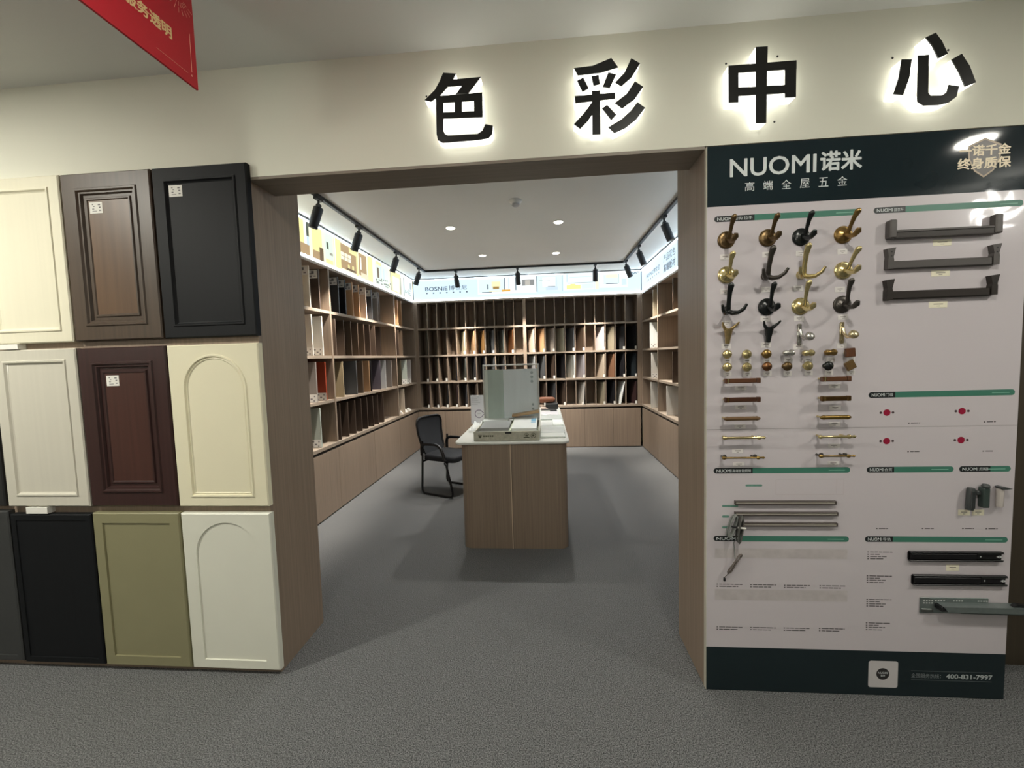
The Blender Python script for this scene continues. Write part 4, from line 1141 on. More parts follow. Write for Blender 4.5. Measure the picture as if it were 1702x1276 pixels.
# small screw holes left on the lintel
m = MB()
for x, z in ((-0.478, 2.628), (0.763, 2.66), (0.962, 2.672), (1.395, 2.63), (1.597, 2.642), (0.905, 2.555), (0.953, 2.42)):
    m.lathe((x, -0.0002, z), (0, -1, 0), [(0.004, 0), (0.004, 0.0012)], 10)
o = struct(m.build('trim_4', M_INK))

# ------------------------------------------------------------------ hanging banner
t = thing('hanging_banner', (-1.165, -0.85, 2.447), 'red hanging banner with gold writing in front of the ceiling', 'banner')
M_RED = mat('red_banner_board', (190, 34, 48), 0.35, vary=0.05, scale=(4, 4, 4))
M_GOLD = mat('pale_gold_print', (238, 206, 150), 0.5, vary=0.03)
box('board', (-1.172, -1.3, 2.447), (-1.165, -0.423, 2.79), M_RED, t)
tb = lambda u, w: (-1.1646, u, w)
lettering('gold_lettering', '服务透明', (-0.668, -0.514, 2.544, 2.584), tb, M_GOLD, t, 0.03)
lettering('gold_lettering', '价格透明', (-0.86, -0.706, 2.544, 2.584), tb, M_GOLD, t, 0.03)
m = MB()
for a, b2, w in (((-0.443, 2.616), (-0.445, 2.492), 0.0007), ((-0.574, 2.48), (-0.462, 2.4795), 0.0007)):
    m.tube([(-1.1647, a[0], a[1]), (-1.1647, b2[0], b2[1])], w, 6)
for k in range(9):
    a = math.radians(200 + k * 17)
    for r0, r1 in ((0.02, 0.034), (0.04, 0.056)):
        m.tube([(-1.1647, -0.478 + r0 * math.cos(a), 2.712 + r0 * math.sin(a)), (-1.1647, -0.478 + r1 * math.cos(a), 2.712 + r1 * math.sin(a))], 0.0006, 5)
m.lathe((-1.1645, -0.446, 2.48), (1, 0, 0), [(0.003, -0.0004), (0.003, 0.0002)], 12)
m.build('gold_line', mat('light_pink_gold', (232, 170, 150), 0.5, vary=0.0), t)
for y in (-1.15, -0.56):
    MB().tube([(-1.1685, y, 2.789), (-1.1685, y, CEIL)], 0.0012, 6).build('cord', M_BLACK, t)

# ------------------------------------------------------------------ the hardware display board
BX0, BX1 = 0.682, 1.892
YS = -0.0205           # face of the board
board = thing('display_board', ((BX0 + BX1) / 2, -0.01, 0.002), 'white wall board with dark green header and footer showing furniture hardware', 'display board')
M_BOARD = mat('glossy_white_board', (206, 199, 203), 0.22, vary=0.01, scale=(2, 2, 2), coat=0.9)
M_HEAD = mat('glossy_dark_green_board', (25, 38, 43), 0.045, vary=0.1, scale=(3, 3, 3))
M_FOOT = mat('satin_dark_green_board', (22, 36, 40), 0.35, vary=0.08, scale=(3, 3, 3))
box('main_panel', (BX0, -0.02, 0.2), (BX1, -0.0006, 2.09), M_BOARD, board)
box('header_panel', (BX0, -0.0205, 2.0902), (BX1, -0.0006, 2.3305), M_HEAD, board)
box('footer_panel', (BX0, -0.0205, 0.002), (BX1, -0.0006, 0.1998), M_FOOT, board)
box('edge_strip', (BX0 - 0.003, -0.0206, 0.002), (BX0 - 0.0002, -0.0006, 2.3305), mat('pale_edge_strip', (196, 192, 176), 0.4), board)
box('seam', (BX0 + 0.001, -0.0203, SEAM_Z - 0.0012), (BX1 - 0.001, -0.02005, SEAM_Z + 0.0006), mat('seam_grey', (150, 146, 144), 0.6, vary=0.0), board)
M_HW = mat('header_lettering_white', (214, 220, 220), 0.4, vary=0.0)
tp = lambda y: (lambda u, w: (u, y, w))
lettering('header_lettering', 'NUOMI', TITLE_LATIN[:2] + (2.2035, 2.276), tp(-0.0209), M_HW, board, 0.014)
lettering('header_lettering', '诺米', TITLE_HAN[:2] + (2.205, 2.283), tp(-0.0209), M_HW, board, 0.028)
x0, x1, z0, z1 = SUBTITLE
for k, ch in enumerate('高端全屋五金'):
    c = x0 + (x1 - x0) * k / 5.0 * 0.905
    lettering('header_lettering', ch, (c, c + 0.037, z0, z1 + 0.001), tp(-0.0209), M_HW, board, 0.004)
M_BADGE = mat('pale_gold_badge', (226, 208, 172), 0.4, vary=0.04)
M_RIMB = mat('bronze_badge_rim', (158, 136, 106), 0.4, vary=0.04)
M_SHIELD = mat('brown_shield_print', (56, 44, 36), 0.4, vary=0.05)
cx, zb_, zt_ = BADGE_SHIELD
shield = [(cx - 0.06, zt_ - 0.02), (cx, zt_ + 0.008), (cx + 0.06, zt_ - 0.02), (cx + 0.058, zt_ - 0.07), (cx + 0.035, zb_ + 0.025), (cx, zb_), (cx - 0.035, zb_ + 0.025), (cx - 0.058, zt_ - 0.07)]
m = MB()
n = len(shield)
inner = [(cx + (x - cx) * 0.88, (zb_ + zt_) / 2 + (z - (zb_ + zt_) / 2) * 0.9) for x, z in shield]
m.add([(x, -0.0208, z) for x, z in shield + inner], [(i, (i + 1) % n, n + (i + 1) % n, n + i) for i in range(n)])
sh = m.build('badge_shield', M_RIMB, board)
MB().add([(x, -0.02075, z) for x, z in inner], [tuple(range(n))]).build('badge_field', M_SHIELD, sh)
for txt, r in zip(('一诺千金', '终身质保'), BADGE):
    lettering('badge_lettering', txt, (r[0], r[1], r[2] - 0.001, r[3] + 0.002), tp(-0.0212), M_BADGE, sh, 0.03)

M_BAR = mat('heading_black', (28, 34, 36), 0.4, vary=0.0)
M_GREEN = mat('heading_green', (66, 122, 104), 0.4, vary=0.04, scale=(5, 5, 5))


def half_bar(x0, x1, z, h, left_round, right_round):
    pts = []
    r = h / 2
    if right_round:
        pts += [(x1 - r + r * math.cos(a), z + r * math.sin(a)) for a in [-PI / 2 + PI * k / 8 for k in range(9)]]
    else:
        pts += [(x1, z - r), (x1, z + r)]
    if left_round:
        pts += [(x0 + r + r * math.cos(a), z + r * math.sin(a)) for a in [PI / 2 + PI * k / 8 for k in range(9)]]
    else:
        pts += [(x0, z + r), (x0, z - r)]
    return pts


for x0, z, xm, x1, txt in HEADINGS:
    h = MB().add([(x, -0.0203, w) for x, w in half_bar(x0, xm, z, 0.024, True, False)], [tuple(range(11))]).build('section_heading', M_BAR, board)
    MB().add([(x, -0.0203, w) for x, w in half_bar(xm, x1, z, 0.024, False, True)], [tuple(range(11))]).build('green_strip', M_GREEN, h)
    lat, han = txt[:5], txt[5:]
    a = x0 + 0.012
    full = xm - 0.010 - a
    wl = full if not han else min(full * 0.62, 0.062)
    lettering('heading_lettering', lat, (a, a + wl, z - 0.0065, z + 0.0065), tp(-0.0206), M_HW, h, 0.01)
    if han:
        lettering('heading_lettering', han, (a + wl + 0.004, xm - 0.008, z - 0.0065, z + 0.0065), tp(-0.0206), M_HW, h, 0.0)
    m = MB()
    m.add([(x1 - 0.085, -0.0205, z - 0.002), (x1 - 0.02, -0.0205, z - 0.002), (x1 - 0.02, -0.0205, z + 0.001), (x1 - 0.085, -0.0205, z + 0.001)], [(0, 1, 2, 3)])
    m.build('small_text', mat('pale_green_print', (130, 180, 162), 0.5, vary=0.0), h)

M_FP = mat('dark_fine_print', (76, 70, 72), 0.6, vary=0.0)
BLOCKS = [BULLETS[i:i + 4] for i in range(0, 16, 4)] + [BULLETS[i:i + 2] for i in range(16, 32, 2)] + [[q] for q in BULLETS[32:]]
for blk in BLOCKS:
    m = MB()
    for (x, z), xe in blk:
        m.add([(x, -0.0203, z - 0.0022), (x + 0.006, -0.0203, z - 0.0022), (x + 0.006, -0.0203, z + 0.0022), (x, -0.0203, z + 0.0022)], [(0, 1, 2, 3)])
        q = x + 0.011
        while q < xe - 0.004:
            e = min(q + random.uniform(0.012, 0.03), xe)
            m.add([(q, -0.0203, z - 0.0016), (e, -0.0203, z - 0.0016), (e, -0.0203, z + 0.0019), (q, -0.0203, z + 0.0019)], [(0, 1, 2, 3)])
            q = e + 0.0025
    m.build('printed_text', M_FP, board)
m = MB()
for a, b2, c, d in PALE_BANDS:
    m.add([(a, -0.0202, b2), (c, -0.0202, b2), (c, -0.0202, d), (a, -0.0202, d)], [(0, 1, 2, 3)])
m.build('pale_printed_band', mat('pale_band_print', (190, 183, 183), 0.4, vary=0.06, scale=(30, 30, 30)), board)
m = MB()
a, b2, c, d = FRAME_PRINT
for p in ((a, b2, c, b2 + 0.0012), (a, d - 0.0012, c, d), (a, b2, a + 0.0012, d), (c - 0.0012, b2, c, d), (c - 0.03, b2, c - 0.029, d)):
    m.add([(p[0], -0.0202, p[1]), (p[2], -0.0202, p[1]), (p[2], -0.0202, p[3]), (p[0], -0.0202, p[3])], [(0, 1, 2, 3)])
m.build('printed_outline', mat('outline_print', (182, 172, 174), 0.5, vary=0.0), board)
m = MB()
for a, b2, c, d in MINI_PRINT:
    m.add([(x, -0.0203, w) for x, w in half_bar(a, c, (b2 + d) / 2, 0.0095, True, True)], [tuple(range(18))])
m.build('green_pill_print', mat('pale_green_pill', (104, 146, 132), 0.5, vary=0.1, scale=(120, 120, 120)), board)
for x, z in RED_SPOTS:
    m = MB().lathe((x, -0.02, z), (0, -1, 0), [(0.0135, 0), (0.0135, 0.0008)], 20)
    o = m.build('red_spot', mat('crimson_print', (150, 24, 56), 0.4, vary=0.03), board)
    p = MB()
    for s in (-1, 1):
        p.lathe((x + 0.0235 * s, -0.02, z), (0, -1, 0), [(0.005, 0), (0.005, 0.0008)], 12)
    p.build('screw_hole', mat('hole_brown', (70, 52, 56), 0.6, vary=0.0), o)
a, b2, c, d = QR_CARD
r = 0.010
m = MB().add([(x, -0.0208, w) for x, w in rounded(a, b2, c, d, r, 5)], [tuple(range(24))])
q = m.build('contact_card', mat('pale_contact_card', (200, 196, 196), 0.5, vary=0.0), board)
lx_, lz_ = LOGO_DISC
MB().lathe((lx_, -0.0208, lz_), (0, -1, 0), [(0.026, 0), (0.026, 0.0003)], 28).build('round_logo', M_INK, q)
lettering('logo_lettering', 'NUOMI', (lx_ - 0.0195, lx_ + 0.0195, lz_ + 0.0005, lz_ + 0.0095), tp(-0.0213), M_HW, q, 0.015)
lettering('logo_lettering', '诺米', (lx_ - 0.009, lx_ + 0.009, lz_ - 0.0115, lz_ - 0.003), tp(-0.0213), M_HW, q, 0.01)
M_FT = mat('footer_print', (178, 186, 186), 0.5, vary=0.0)
x0, x1, z0, z1 = HOTLINE[0]
lettering('footer_lettering', '全国服务热线：', (x0, x1 - 0.008, z0 + 0.002, z1 - 0.003), tp(-0.0209), mat('footer_print_dim', (130, 138, 140), 0.5, vary=0.0), board, 0.0)
x0, x1, z0, z1 = HOTLINE[1]
lettering('footer_lettering', '400-831-7997', (x0, x1, z0 + 0.0015, z1 - 0.002), tp(-0.0209), M_FT, board, 0.025)
m = MB()
for x0, x1, z in HOTLINE_RULES:
    m.add([(x0, -0.0208, z - 0.0007), (x1, -0.0208, z - 0.0007), (x1, -0.0208, z + 0.0007), (x0, -0.0208, z + 0.0007)], [(0, 1, 2, 3)])
m.build('footer_rule', mat('footer_rule_print', (110, 118, 120), 0.5, vary=0.0), board)

M_CARD = mat('cream_label_card', (236, 230, 206), 0.5, vary=0.02)
M_CARDW = mat('white_label_card', (224, 219, 216), 0.45, vary=0.02)


def label_card(x, z, w, h, m):
    o = MB().box((x - w / 2, -0.021, z - h / 2), (x + w / 2, -0.02005, z + h / 2)).build('label_card', m, board)
    p = MB().box((x - w * 0.26, -0.0213, z + h * 0.02), (x + w * 0.26, -0.0211, z + h * 0.02 + 0.0028))
    p.box((x - w * 0.1, -0.0213, z - h * 0.28), (x + w * 0.1, -0.0211, z - h * 0.28 + 0.002))
    p.build('card_text', mat('card_print', (120, 112, 108), 0.6, vary=0.0), o)


for x, z in HOOK_CARDS:
    label_card(x, z, 0.038, 0.022, M_CARDW)
for x, z in KNOB_CARDS:
    label_card(x, z, 0.032, 0.02, M_CARDW)
for x, z in PULL_CARDS:
    label_card(x, z - 0.004, 0.045, 0.018, M_CARDW)
for x, z in RAIL_CARDS:
    label_card(x, z, 0.068 if z > 1 else 0.044, 0.024, M_CARD)
label_card(SLIDE_CARD[0], SLIDE_CARD[1], 0.05, 0.026, M_CARD)

# coat hooks -------------------------------------------------------------------
def metal(name, rgb, rough=0.28, vary=0.12):
    return mat('metal_' + name, rgb, rough, metal=0.9, vary=vary, scale=(70, 70, 70))


HM = {'bronze': metal('bronze', (112, 92, 64), 0.35), 'black': mat('black_enamel', (20, 24, 24), 0.25, vary=0.05), 'antique': metal('antique_brass', (150, 122, 74)), 'gold': metal('gold', (214, 198, 146), 0.24),
      'pewter': metal('pewter', (92, 88, 84), 0.35), 'brass': metal('brass', (190, 166, 116), 0.3), 'silver': metal('silver', (196, 194, 188), 0.25), 'champagne': metal('champagne', (210, 194, 156), 0.25)}
HLABEL = ['dark bronze coat hook with round base, left end of top hook row', 'bronze coat hook with ribbed round base, second in top hook row', 'glossy black coat hook with round base in the top hook row', 'antique brass coat hook with round base, right end of top hook row',
          'gold coat hook with round base, left end of second hook row', 'pewter grey three pronged coat hook in the second hook row', 'gold three pronged coat hook in the second hook row', 'gold coat hook with round base, right end of second hook row',
          'black three pronged coat hook, left end of third hook row', 'black coat hook with round base in the third hook row', 'gold coat hook with round base in the third hook row', 'pewter grey coat hook with round base, right end of third hook row',
          'small brass hook shaped like a horned head, fourth hook row', 'small black hook shaped like a horned head, fourth hook row', 'silver plate hook with ball end in the fourth hook row', 'champagne plate hook with ball end in the fourth hook row']
for (kind, mn, (x, z), (lx, lz)), lab in zip(HOOKS, HLABEL):
    t = thing('coat_hook', (x, -0.02, z), lab, 'coat hook', 'coat hooks on the display board')
    mm = HM[mn]
    y = -0.02
    if kind == 'A':
        MB().lathe((x, y - 0.0002, z), (0, -1, 0), [(0.035, 0), (0.035, 0.004), (0.031, 0.008), (0.027, 0.008), (0.018, 0.013), (0.011, 0.017), (0.010, 0.026)], 28).build('round_base', mm, t, 40)
        MB().tube([(x, y - 0.018, z - 0.002), (x, y - 0.032, z + 0.008), (x + lx * 0.3, y - 0.04, z + lz * 0.35), (x + lx * 0.7, y - 0.054, z + lz * 0.72), (x + lx, y - 0.072, z + lz), (x + lx, y - 0.079, z + lz * 1.06)],
                  [0.009, 0.0085, 0.007, 0.0085, 0.0115, 0.006], 12, ((0, 1, 0), 0.65)).build('upper_prong', mm, t, 60)
        MB().tube([(x, y - 0.018, z - 0.004), (x + 0.002, y - 0.036, z - 0.014), (x + 0.004, y - 0.058, z - 0.016), (x + 0.004, y - 0.076, z - 0.006), (x + 0.004, y - 0.082, z + 0.004)],
                  [0.010, 0.009, 0.009, 0.0115, 0.007], 12).build('lower_prong', mm, t, 60)
    elif kind == 'B':
        MB().lathe((x, y - 0.0002, z), (0, -1, 0), [(0.017, 0), (0.017, 0.004), (0.013, 0.009), (0.011, 0.02)], 18).build('base', mm, t, 40)
        MB().tube([(x, y - 0.012, z - 0.012), (x, y - 0.024, z + 0.006), (x + lx * 0.3, y - 0.034, z + lz * 0.35), (x + lx * 0.7, y - 0.052, z + lz * 0.75), (x + lx, y - 0.072, z + lz), (x + lx, y - 0.079, z + lz * 1.05)],
                  [0.009, 0.010, 0.009, 0.0105, 0.0125, 0.007], 12, ((0, 1, 0), 0.65)).build('upper_prong', mm, t, 60)
        for s in (-1, 1):
            MB().tube([(x, y - 0.018, z - 0.004), (x + 0.012 * s, y - 0.034, z - 0.014), (x + 0.027 * s, y - 0.054, z - 0.014), (x + 0.04 * s, y - 0.07, z - 0.002), (x + 0.047 * s, y - 0.08, z + 0.016)],
                      [0.010, 0.010, 0.008, 0.007, 0.005], 10).build('lower_prong', mm, t, 60)
    elif kind == 'C':
        m = MB()
        m.tube([(x, y - 0.012, z - 0.034), (x, y - 0.017, z - 0.01), (x, y - 0.02, z + 0.012), (x, y - 0.02, z + 0.026)], [0.009, 0.011, 0.015, 0.017], 14)
        m.lathe((x, y - 0.0002, z), (0, -1, 0), [(0.008, 0), (0.008, 0.012)], 12)
        m.build('stem', mm, t, 50)
        for s in (-1, 1):
            MB().tube([(x + 0.006 * s, y - 0.02, z + 0.018), (x + 0.018 * s, y - 0.024, z + 0.03), (x + 0.027 * s, y - 0.034, z + 0.04), (x + 0.032 * s, y - 0.044, z + 0.05)], [0.008, 0.0065, 0.005, 0.0035], 10).build('horn', mm, t, 60)
    else:
        m = MB().box((x - 0.009, y - 0.007, z - 0.046), (x + 0.009, y - 0.0002, z + 0.042), 0.004)
        m.lathe((x, y - 0.006, z + 0.03), (0, -1, 0), [(0.0045, 0), (0.0045, 0.003)], 12).lathe((x, y - 0.006, z - 0.034), (0, -1, 0), [(0.0045, 0), (0.0045, 0.003)], 12)
        m.build('back_plate', mm, t, 40)
        MB().tube([(x, y - 0.006, z + 0.016), (x + 0.001, y - 0.014, z - 0.004), (x + 0.003, y - 0.03, z - 0.022), (x + 0.005, y - 0.048, z - 0.02)], [0.007, 0.0065, 0.006, 0.006], 10).build('arm', mm, t, 60)
        MB().lathe((x + 0.006, y - 0.044, z - 0.018), (0.1, -0.85, 0.4), [(0.004, 0), (0.015, 0.006), (0.018, 0.014), (0.016, 0.022), (0.008, 0.026)], 18).build('ball_end', mm, t, 60)

# knobs ----------------------------------------------------------------------------
KN = [('gold', 'dome', 'gold domed knob with flower top'), ('gold', 'ring', 'gold ringed knob'), ('antique', 'dome', 'dark antique brass domed knob'), ('silver', 'bean', 'chrome bean shaped knob'), ('gold', 'bean', 'pale gold bean shaped knob'), ('antique', 'bean', 'brass bean shaped knob'),
      ('red', 'square', 'reddish brown square knob'), ('gold', 'dome', 'smooth gold domed knob'), ('gold', 'ring', 'gold ringed knob'), ('copper', 'dome', 'copper brown domed knob'), ('bronze', 'dome', 'bronze gold domed knob'), ('gold', 'ring', 'gold stepped knob'),
      ('black', 'dome', 'black brown round knob'), ('olive', 'turned', 'brown square knob turned on its corner')]
HM['red'] = mat('reddish_wood', (94, 60, 40), 0.35, vary=0.15, scale=(150, 150, 30))
HM['olive'] = mat('olive_brown_wood', (98, 76, 44), 0.35, vary=0.15, scale=(150, 150, 30))
HM['copper'] = metal('copper_brown', (126, 88, 58))
for i, ((x, z), (mn, kind, lab)) in enumerate(zip(KNOBS, KN)):
    row = ('upper', 'lower')[i // 7]
    t = thing('cabinet_knob', (x, -0.02, z), '%s, %s place in the %s knob row' % (lab, ORD[i % 7], row), 'knob', 'cabinet knobs on the display board')
    mm = HM[mn]
    MB().lathe((x, -0.0202, z), (0, -1, 0), [(0.010, 0), (0.009, 0.003), (0.006, 0.008), (0.006, 0.016)], 16).build('neck', HM['gold'] if mn in ('red', 'olive') else mm, t, 50)
    if kind in ('dome', 'ring'):
        pr_ = [(0.007, 0), (0.016, 0.003), (0.019, 0.008), (0.017, 0.013), (0.010, 0.017), (0.003, 0.0185)] if kind == 'dome' else [(0.007, 0), (0.017, 0.003), (0.019, 0.006), (0.018, 0.010), (0.013, 0.011), (0.012, 0.014), (0.006, 0.016)]
        MB().lathe((x, -0.036, z), (0, -1, 0), pr_, 22).build('knob_head', mm, t, 40)
    elif kind == 'bean':
        MB().tube([(x - 0.021, -0.044, z - 0.001), (x - 0.015, -0.045, z), (x - 0.006, -0.0445, z), (x + 0.001, -0.045, z), (x + 0.010, -0.046, z + 0.001), (x + 0.018, -0.046, z), (x + 0.024, -0.045, z)],
                  [0.006, 0.0115, 0.0125, 0.010, 0.014, 0.0125, 0.006], 14).build('knob_head', mm, t, 60)
    else:
        m = MB().box((-0.019, -0.0055, -0.018), (0.019, 0.0055, 0.018), 0.0025)
        a = math.radians(4 if kind == 'square' else 28)
        m.v = [(x + math.cos(a) * u - math.sin(a) * w, -0.0415 + d, z + math.sin(a) * u + math.cos(a) * w) for u, d, w in m.v]
        m.build('knob_head', mm, t)

# drawer pulls -----------------------------------------------------------------------
HM['mahogany'] = mat('mahogany_grip', (90, 58, 38), 0.35, vary=0.15, scale=(20, 150, 150))
HM['darkwood'] = mat('dark_wood_grip', (70, 42, 28), 0.35, vary=0.15, scale=(20, 150, 150))
HM['walnut'] = mat('walnut_grip', (104, 78, 48), 0.4, vary=0.15, scale=(20, 150, 150))
HM['bronzed'] = metal('aged_bronze', (110, 82, 48), 0.35)
HM['oldgold'] = metal('old_gold', (146, 120, 68), 0.3)
PK = [('mahogany', 'flat', 'reddish brown bar pull with brass band'), ('darkwood', 'flat', 'dark brown bar pull'), ('walnut', 'round', 'walnut brown pull with rounded tips'), ('gold', 'rod', 'pale gold rod pull with ball ends'), ('oldgold', 'stud', 'slim gold rod pull with dark studs'),
      ('mahogany', 'flat', 'reddish brown bar pull with gold band'), ('bronzed', 'flat', 'bronze bar pull with carved middle'), ('oldgold', 'round', 'old gold pull with rounded tips'), ('gold', 'rod', 'pale gold rod pull with beaded end'), ('oldgold', 'stud', 'slim gold rod pull with pewter end')]
for i, ((x0, x1, z), (mn, kind, lab)) in enumerate(zip(PULLS, PK)):
    side = ('left', 'right')[i // 5]
    t = thing('drawer_pull', ((x0 + x1) / 2, -0.02, z), '%s, %s from top in the %s column of pulls' % (lab, ORD[i % 5], side), 'drawer pull', 'drawer pulls on the display board')
    mm = HM[mn]
    ya, yb_ = -0.062, -0.048
    if kind == 'flat':
        MB().box((x0 + 0.016, ya, z - 0.0095), (x1 - 0.016, yb_, z + 0.0095), 0.0025).build('grip', mm, t)
        for a, b2 in ((x0, x0 + 0.0095), (x1 - 0.0155, x1)):
            MB().box((a, ya - 0.001, z - 0.0105), (b2, yb_ + 0.001, z + 0.0105), 0.0025).build('end_cap', mm, t)
        MB().box((x0 + 0.0098, ya - 0.0005, z - 0.0099), (x0 + 0.0157, yb_ + 0.0005, z + 0.0099), 0.001).build('metal_band', HM['gold'] if mn == 'mahogany' else HM['oldgold'], t)
    elif kind == 'round':
        MB().tube([(x0, -0.055, z), (x0 + 0.004, -0.055, z), (x0 + 0.014, -0.055, z), (x0 + 0.02, -0.055, z), (x1 - 0.02, -0.055, z), (x1 - 0.014, -0.055, z), (x1 - 0.004, -0.055, z), (x1, -0.055, z)], [0.002, 0.006, 0.0095, 0.0085, 0.0085, 0.0095, 0.006, 0.002], 14).build('grip', mm, t, 50)
    else:
        th = 0.0055 if kind == 'rod' else 0.004
        r0 = 0.0085 if kind == 'rod' else 0.0075
        MB().tube([(x0, -0.055, z), (x0 + 0.003, -0.055, z), (x0 + 0.009, -0.055, z), (x0 + 0.015, -0.055, z), (x0 + 0.018, -0.055, z), (x1 - 0.035, -0.055, z), (x1 - 0.030, -0.055, z), (x1 - 0.024, -0.055, z), (x1 - 0.018, -0.055, z), (x1 - 0.012, -0.055, z), (x1 - 0.006, -0.055, z), (x1, -0.055, z)],
                  [0.003, r0 * 0.8, r0, r0 * 0.8, th, th, r0, r0, th * 0.8, th, r0 * 0.75, 0.002], 14).build('grip', mm, t, 50)
    dx = 0.012 if kind != 'rod' else 0.016
    xb = x1 - dx if kind in ('flat', 'round') else x1 - 0.038
    for xx in (x0 + dx, xb):
        MB().tube([(xx, -0.0202, z), (xx, -0.05, z)], 0.0042, 10).build('post', HM['gold'] if kind != 'stud' else HM['pewter'], t, 50)
        if kind == 'stud':
            MB().lathe((xx, -0.05, z + 0.003), (0, -0.4, 1), [(0.0075, 0), (0.0085, 0.004), (0.005, 0.009)], 12).build('stud', HM['pewter'], t, 50)

# light strips with cables ---------------------------------------------------------------
M_PROF = mat('dark_aluminium_profile', (92, 84, 80), 0.35, metal=0.5, vary=0.03)
M_DIFF = mat('strip_diffuser', (196, 190, 178), 0.4, vary=0.02)
for (x0, x1, z), w in zip(STRIPS, ('uppermost of three', 'middle of three', 'lowest of three')):
    t = thing('light_strip', ((x0 + x1) / 2, -0.02, z), 'slim unlit dark aluminium light strip on the board, ' + w, 'light strip', 'light strips on the display board')
    for s in (-1, 1):
        MB().box((x0 + 0.003, -0.034, z + s * 0.0058 - 0.0022), (x1 - 0.003, -0.0202, z + s * 0.0058 + 0.0022), 0.0008).build('profile_edge', M_PROF, t)
    MB().box((x0 + 0.003, -0.031, z - 0.0034), (x1 - 0.003, -0.0202, z + 0.0034), 0.001).build('diffuser', M_DIFF, t)
    for a, b2 in ((x0, x0 + 0.0028), (x1 - 0.0028, x1)):
        MB().box((a, -0.0345, z - 0.0085), (b2, -0.0202, z + 0.0085), 0.0008).build('end_cap', M_PROF, t)
M_CABLE = mat('grey_cable', (122, 126, 122), 0.5, vary=0.05)
M_CABLED = mat('brown_grey_cable', (104, 94, 88), 0.5, vary=0.05)


def coil(c, w, h, n, y, lean, seed):
    rnd = random.Random(seed)
    pts = []
    for k in range(n * 14 + 1):
        a = 2 * PI * k / 14 + PI / 2
        j = 1 + 0.12 * math.sin(k * 0.9 + seed)
        u, v = math.cos(a) * w * j, math.sin(a) * h * (1 + 0.05 * math.sin(k * 0.37))
        pts.append((c[0] + u + lean * v, y - 0.011 * math.sin(k * 0.21 + seed) - 0.004 * rnd.random(), c[1] + v))
    return pts


t = thing('cable_bundle', (CORD['coil_a'][0], -0.04, CORD['coil_a'][1]), 'coiled pale grey cable hanging left of the light strips', 'cable', 'cables on the display board')
MB().tube(coil((CORD['coil_a'][0], CORD['coil_a'][1] + 0.002), 0.012, 0.047, 7, -0.046, 0.3, 1), 0.0026, 6).build('coil', M_CABLE, t, 60)
MB().tube([(CORD['coil_a'][0] - 0.012, -0.048, CORD['coil_a'][1]), (CORD['coil_a'][0] + 0.014, -0.066, CORD['coil_a'][1] + 0.004)], 0.004, 8).build('tie', M_BLACK, t, 60)
t = thing('cable_bundle', (CORD['coil_b'][0], -0.04, CORD['coil_b'][1]), 'coiled dark grey cable over left ends of the light strips', 'cable', 'cables on the display board')
MB().tube(coil((CORD['coil_b'][0] + 0.004, CORD['coil_b'][1] - 0.004), 0.008, 0.056, 7, -0.054, 0.12, 4), 0.0028, 6).build('coil', mat('dark_grey_cable', (86, 86, 82), 0.5, vary=0.08), t, 60)
MB().tube([(CORD['coil_b'][0] - 0.012, -0.057, CORD['coil_b'][1] + 0.004), (CORD['coil_b'][0] + 0.02, -0.074, CORD['coil_b'][1] + 0.006)], 0.004, 8).build('tie', M_PAPER, t, 60)
t = thing('power_lead', (CORD['low'][0], -0.04, CORD['low'][1]), 'brown grey power lead dangling below the light strips with plug', 'cable', 'cables on the display board')
bx, bz = CORD['bun_a']
ex, ez = CORD['bun_b']
MB().tube([(CORD['coil_b'][0] - 0.01, -0.05, CORD['coil_b'][1] - 0.055), (CORD['mid'][0] - 0.001, -0.038, CORD['mid'][1]), (CORD['low'][0] - 0.002, -0.036, CORD['low'][1]), (CORD['low'][0], -0.036, CORD['low'][1] - 0.03)], 0.0018, 6).build('wire', M_CABLE, t, 60)
pts = []
for k in range(43):
    s = 0.5 + 0.5 * math.cos(2 * PI * k / 14 + 0.4)
    o_ = 0.009 * math.sin(2 * PI * k / 14) * (0.25 + abs(s - 0.5) * 2)
    px_, pz_ = bx + (ex - bx) * s, bz + (ez - bz) * s
    pts.append((px_ + o_ * 0.85, -0.038 - 0.004 * math.sin(k * 0.7), pz_ - o_ * 0.45))
MB().tube(pts, 0.0022, 6).build('folded_cable', M_CABLED, t, 60)
MB().tube([(ex, -0.036, ez), ((ex + CORD['plug'][0]) / 2 - 0.004, -0.034, (ez + CORD['plug'][1]) / 2), (CORD['plug'][0], -0.033, CORD['plug'][1] + 0.008)], 0.0016, 6).build('wire', M_CABLED, t, 60)
MB().box((CORD['plug'][0] - 0.004, -0.037, CORD['plug'][1] - 0.008), (CORD['plug'][0] + 0.004, -0.0285, CORD['plug'][1] + 0.008), 0.0015).build('plug', M_BLACK, t)

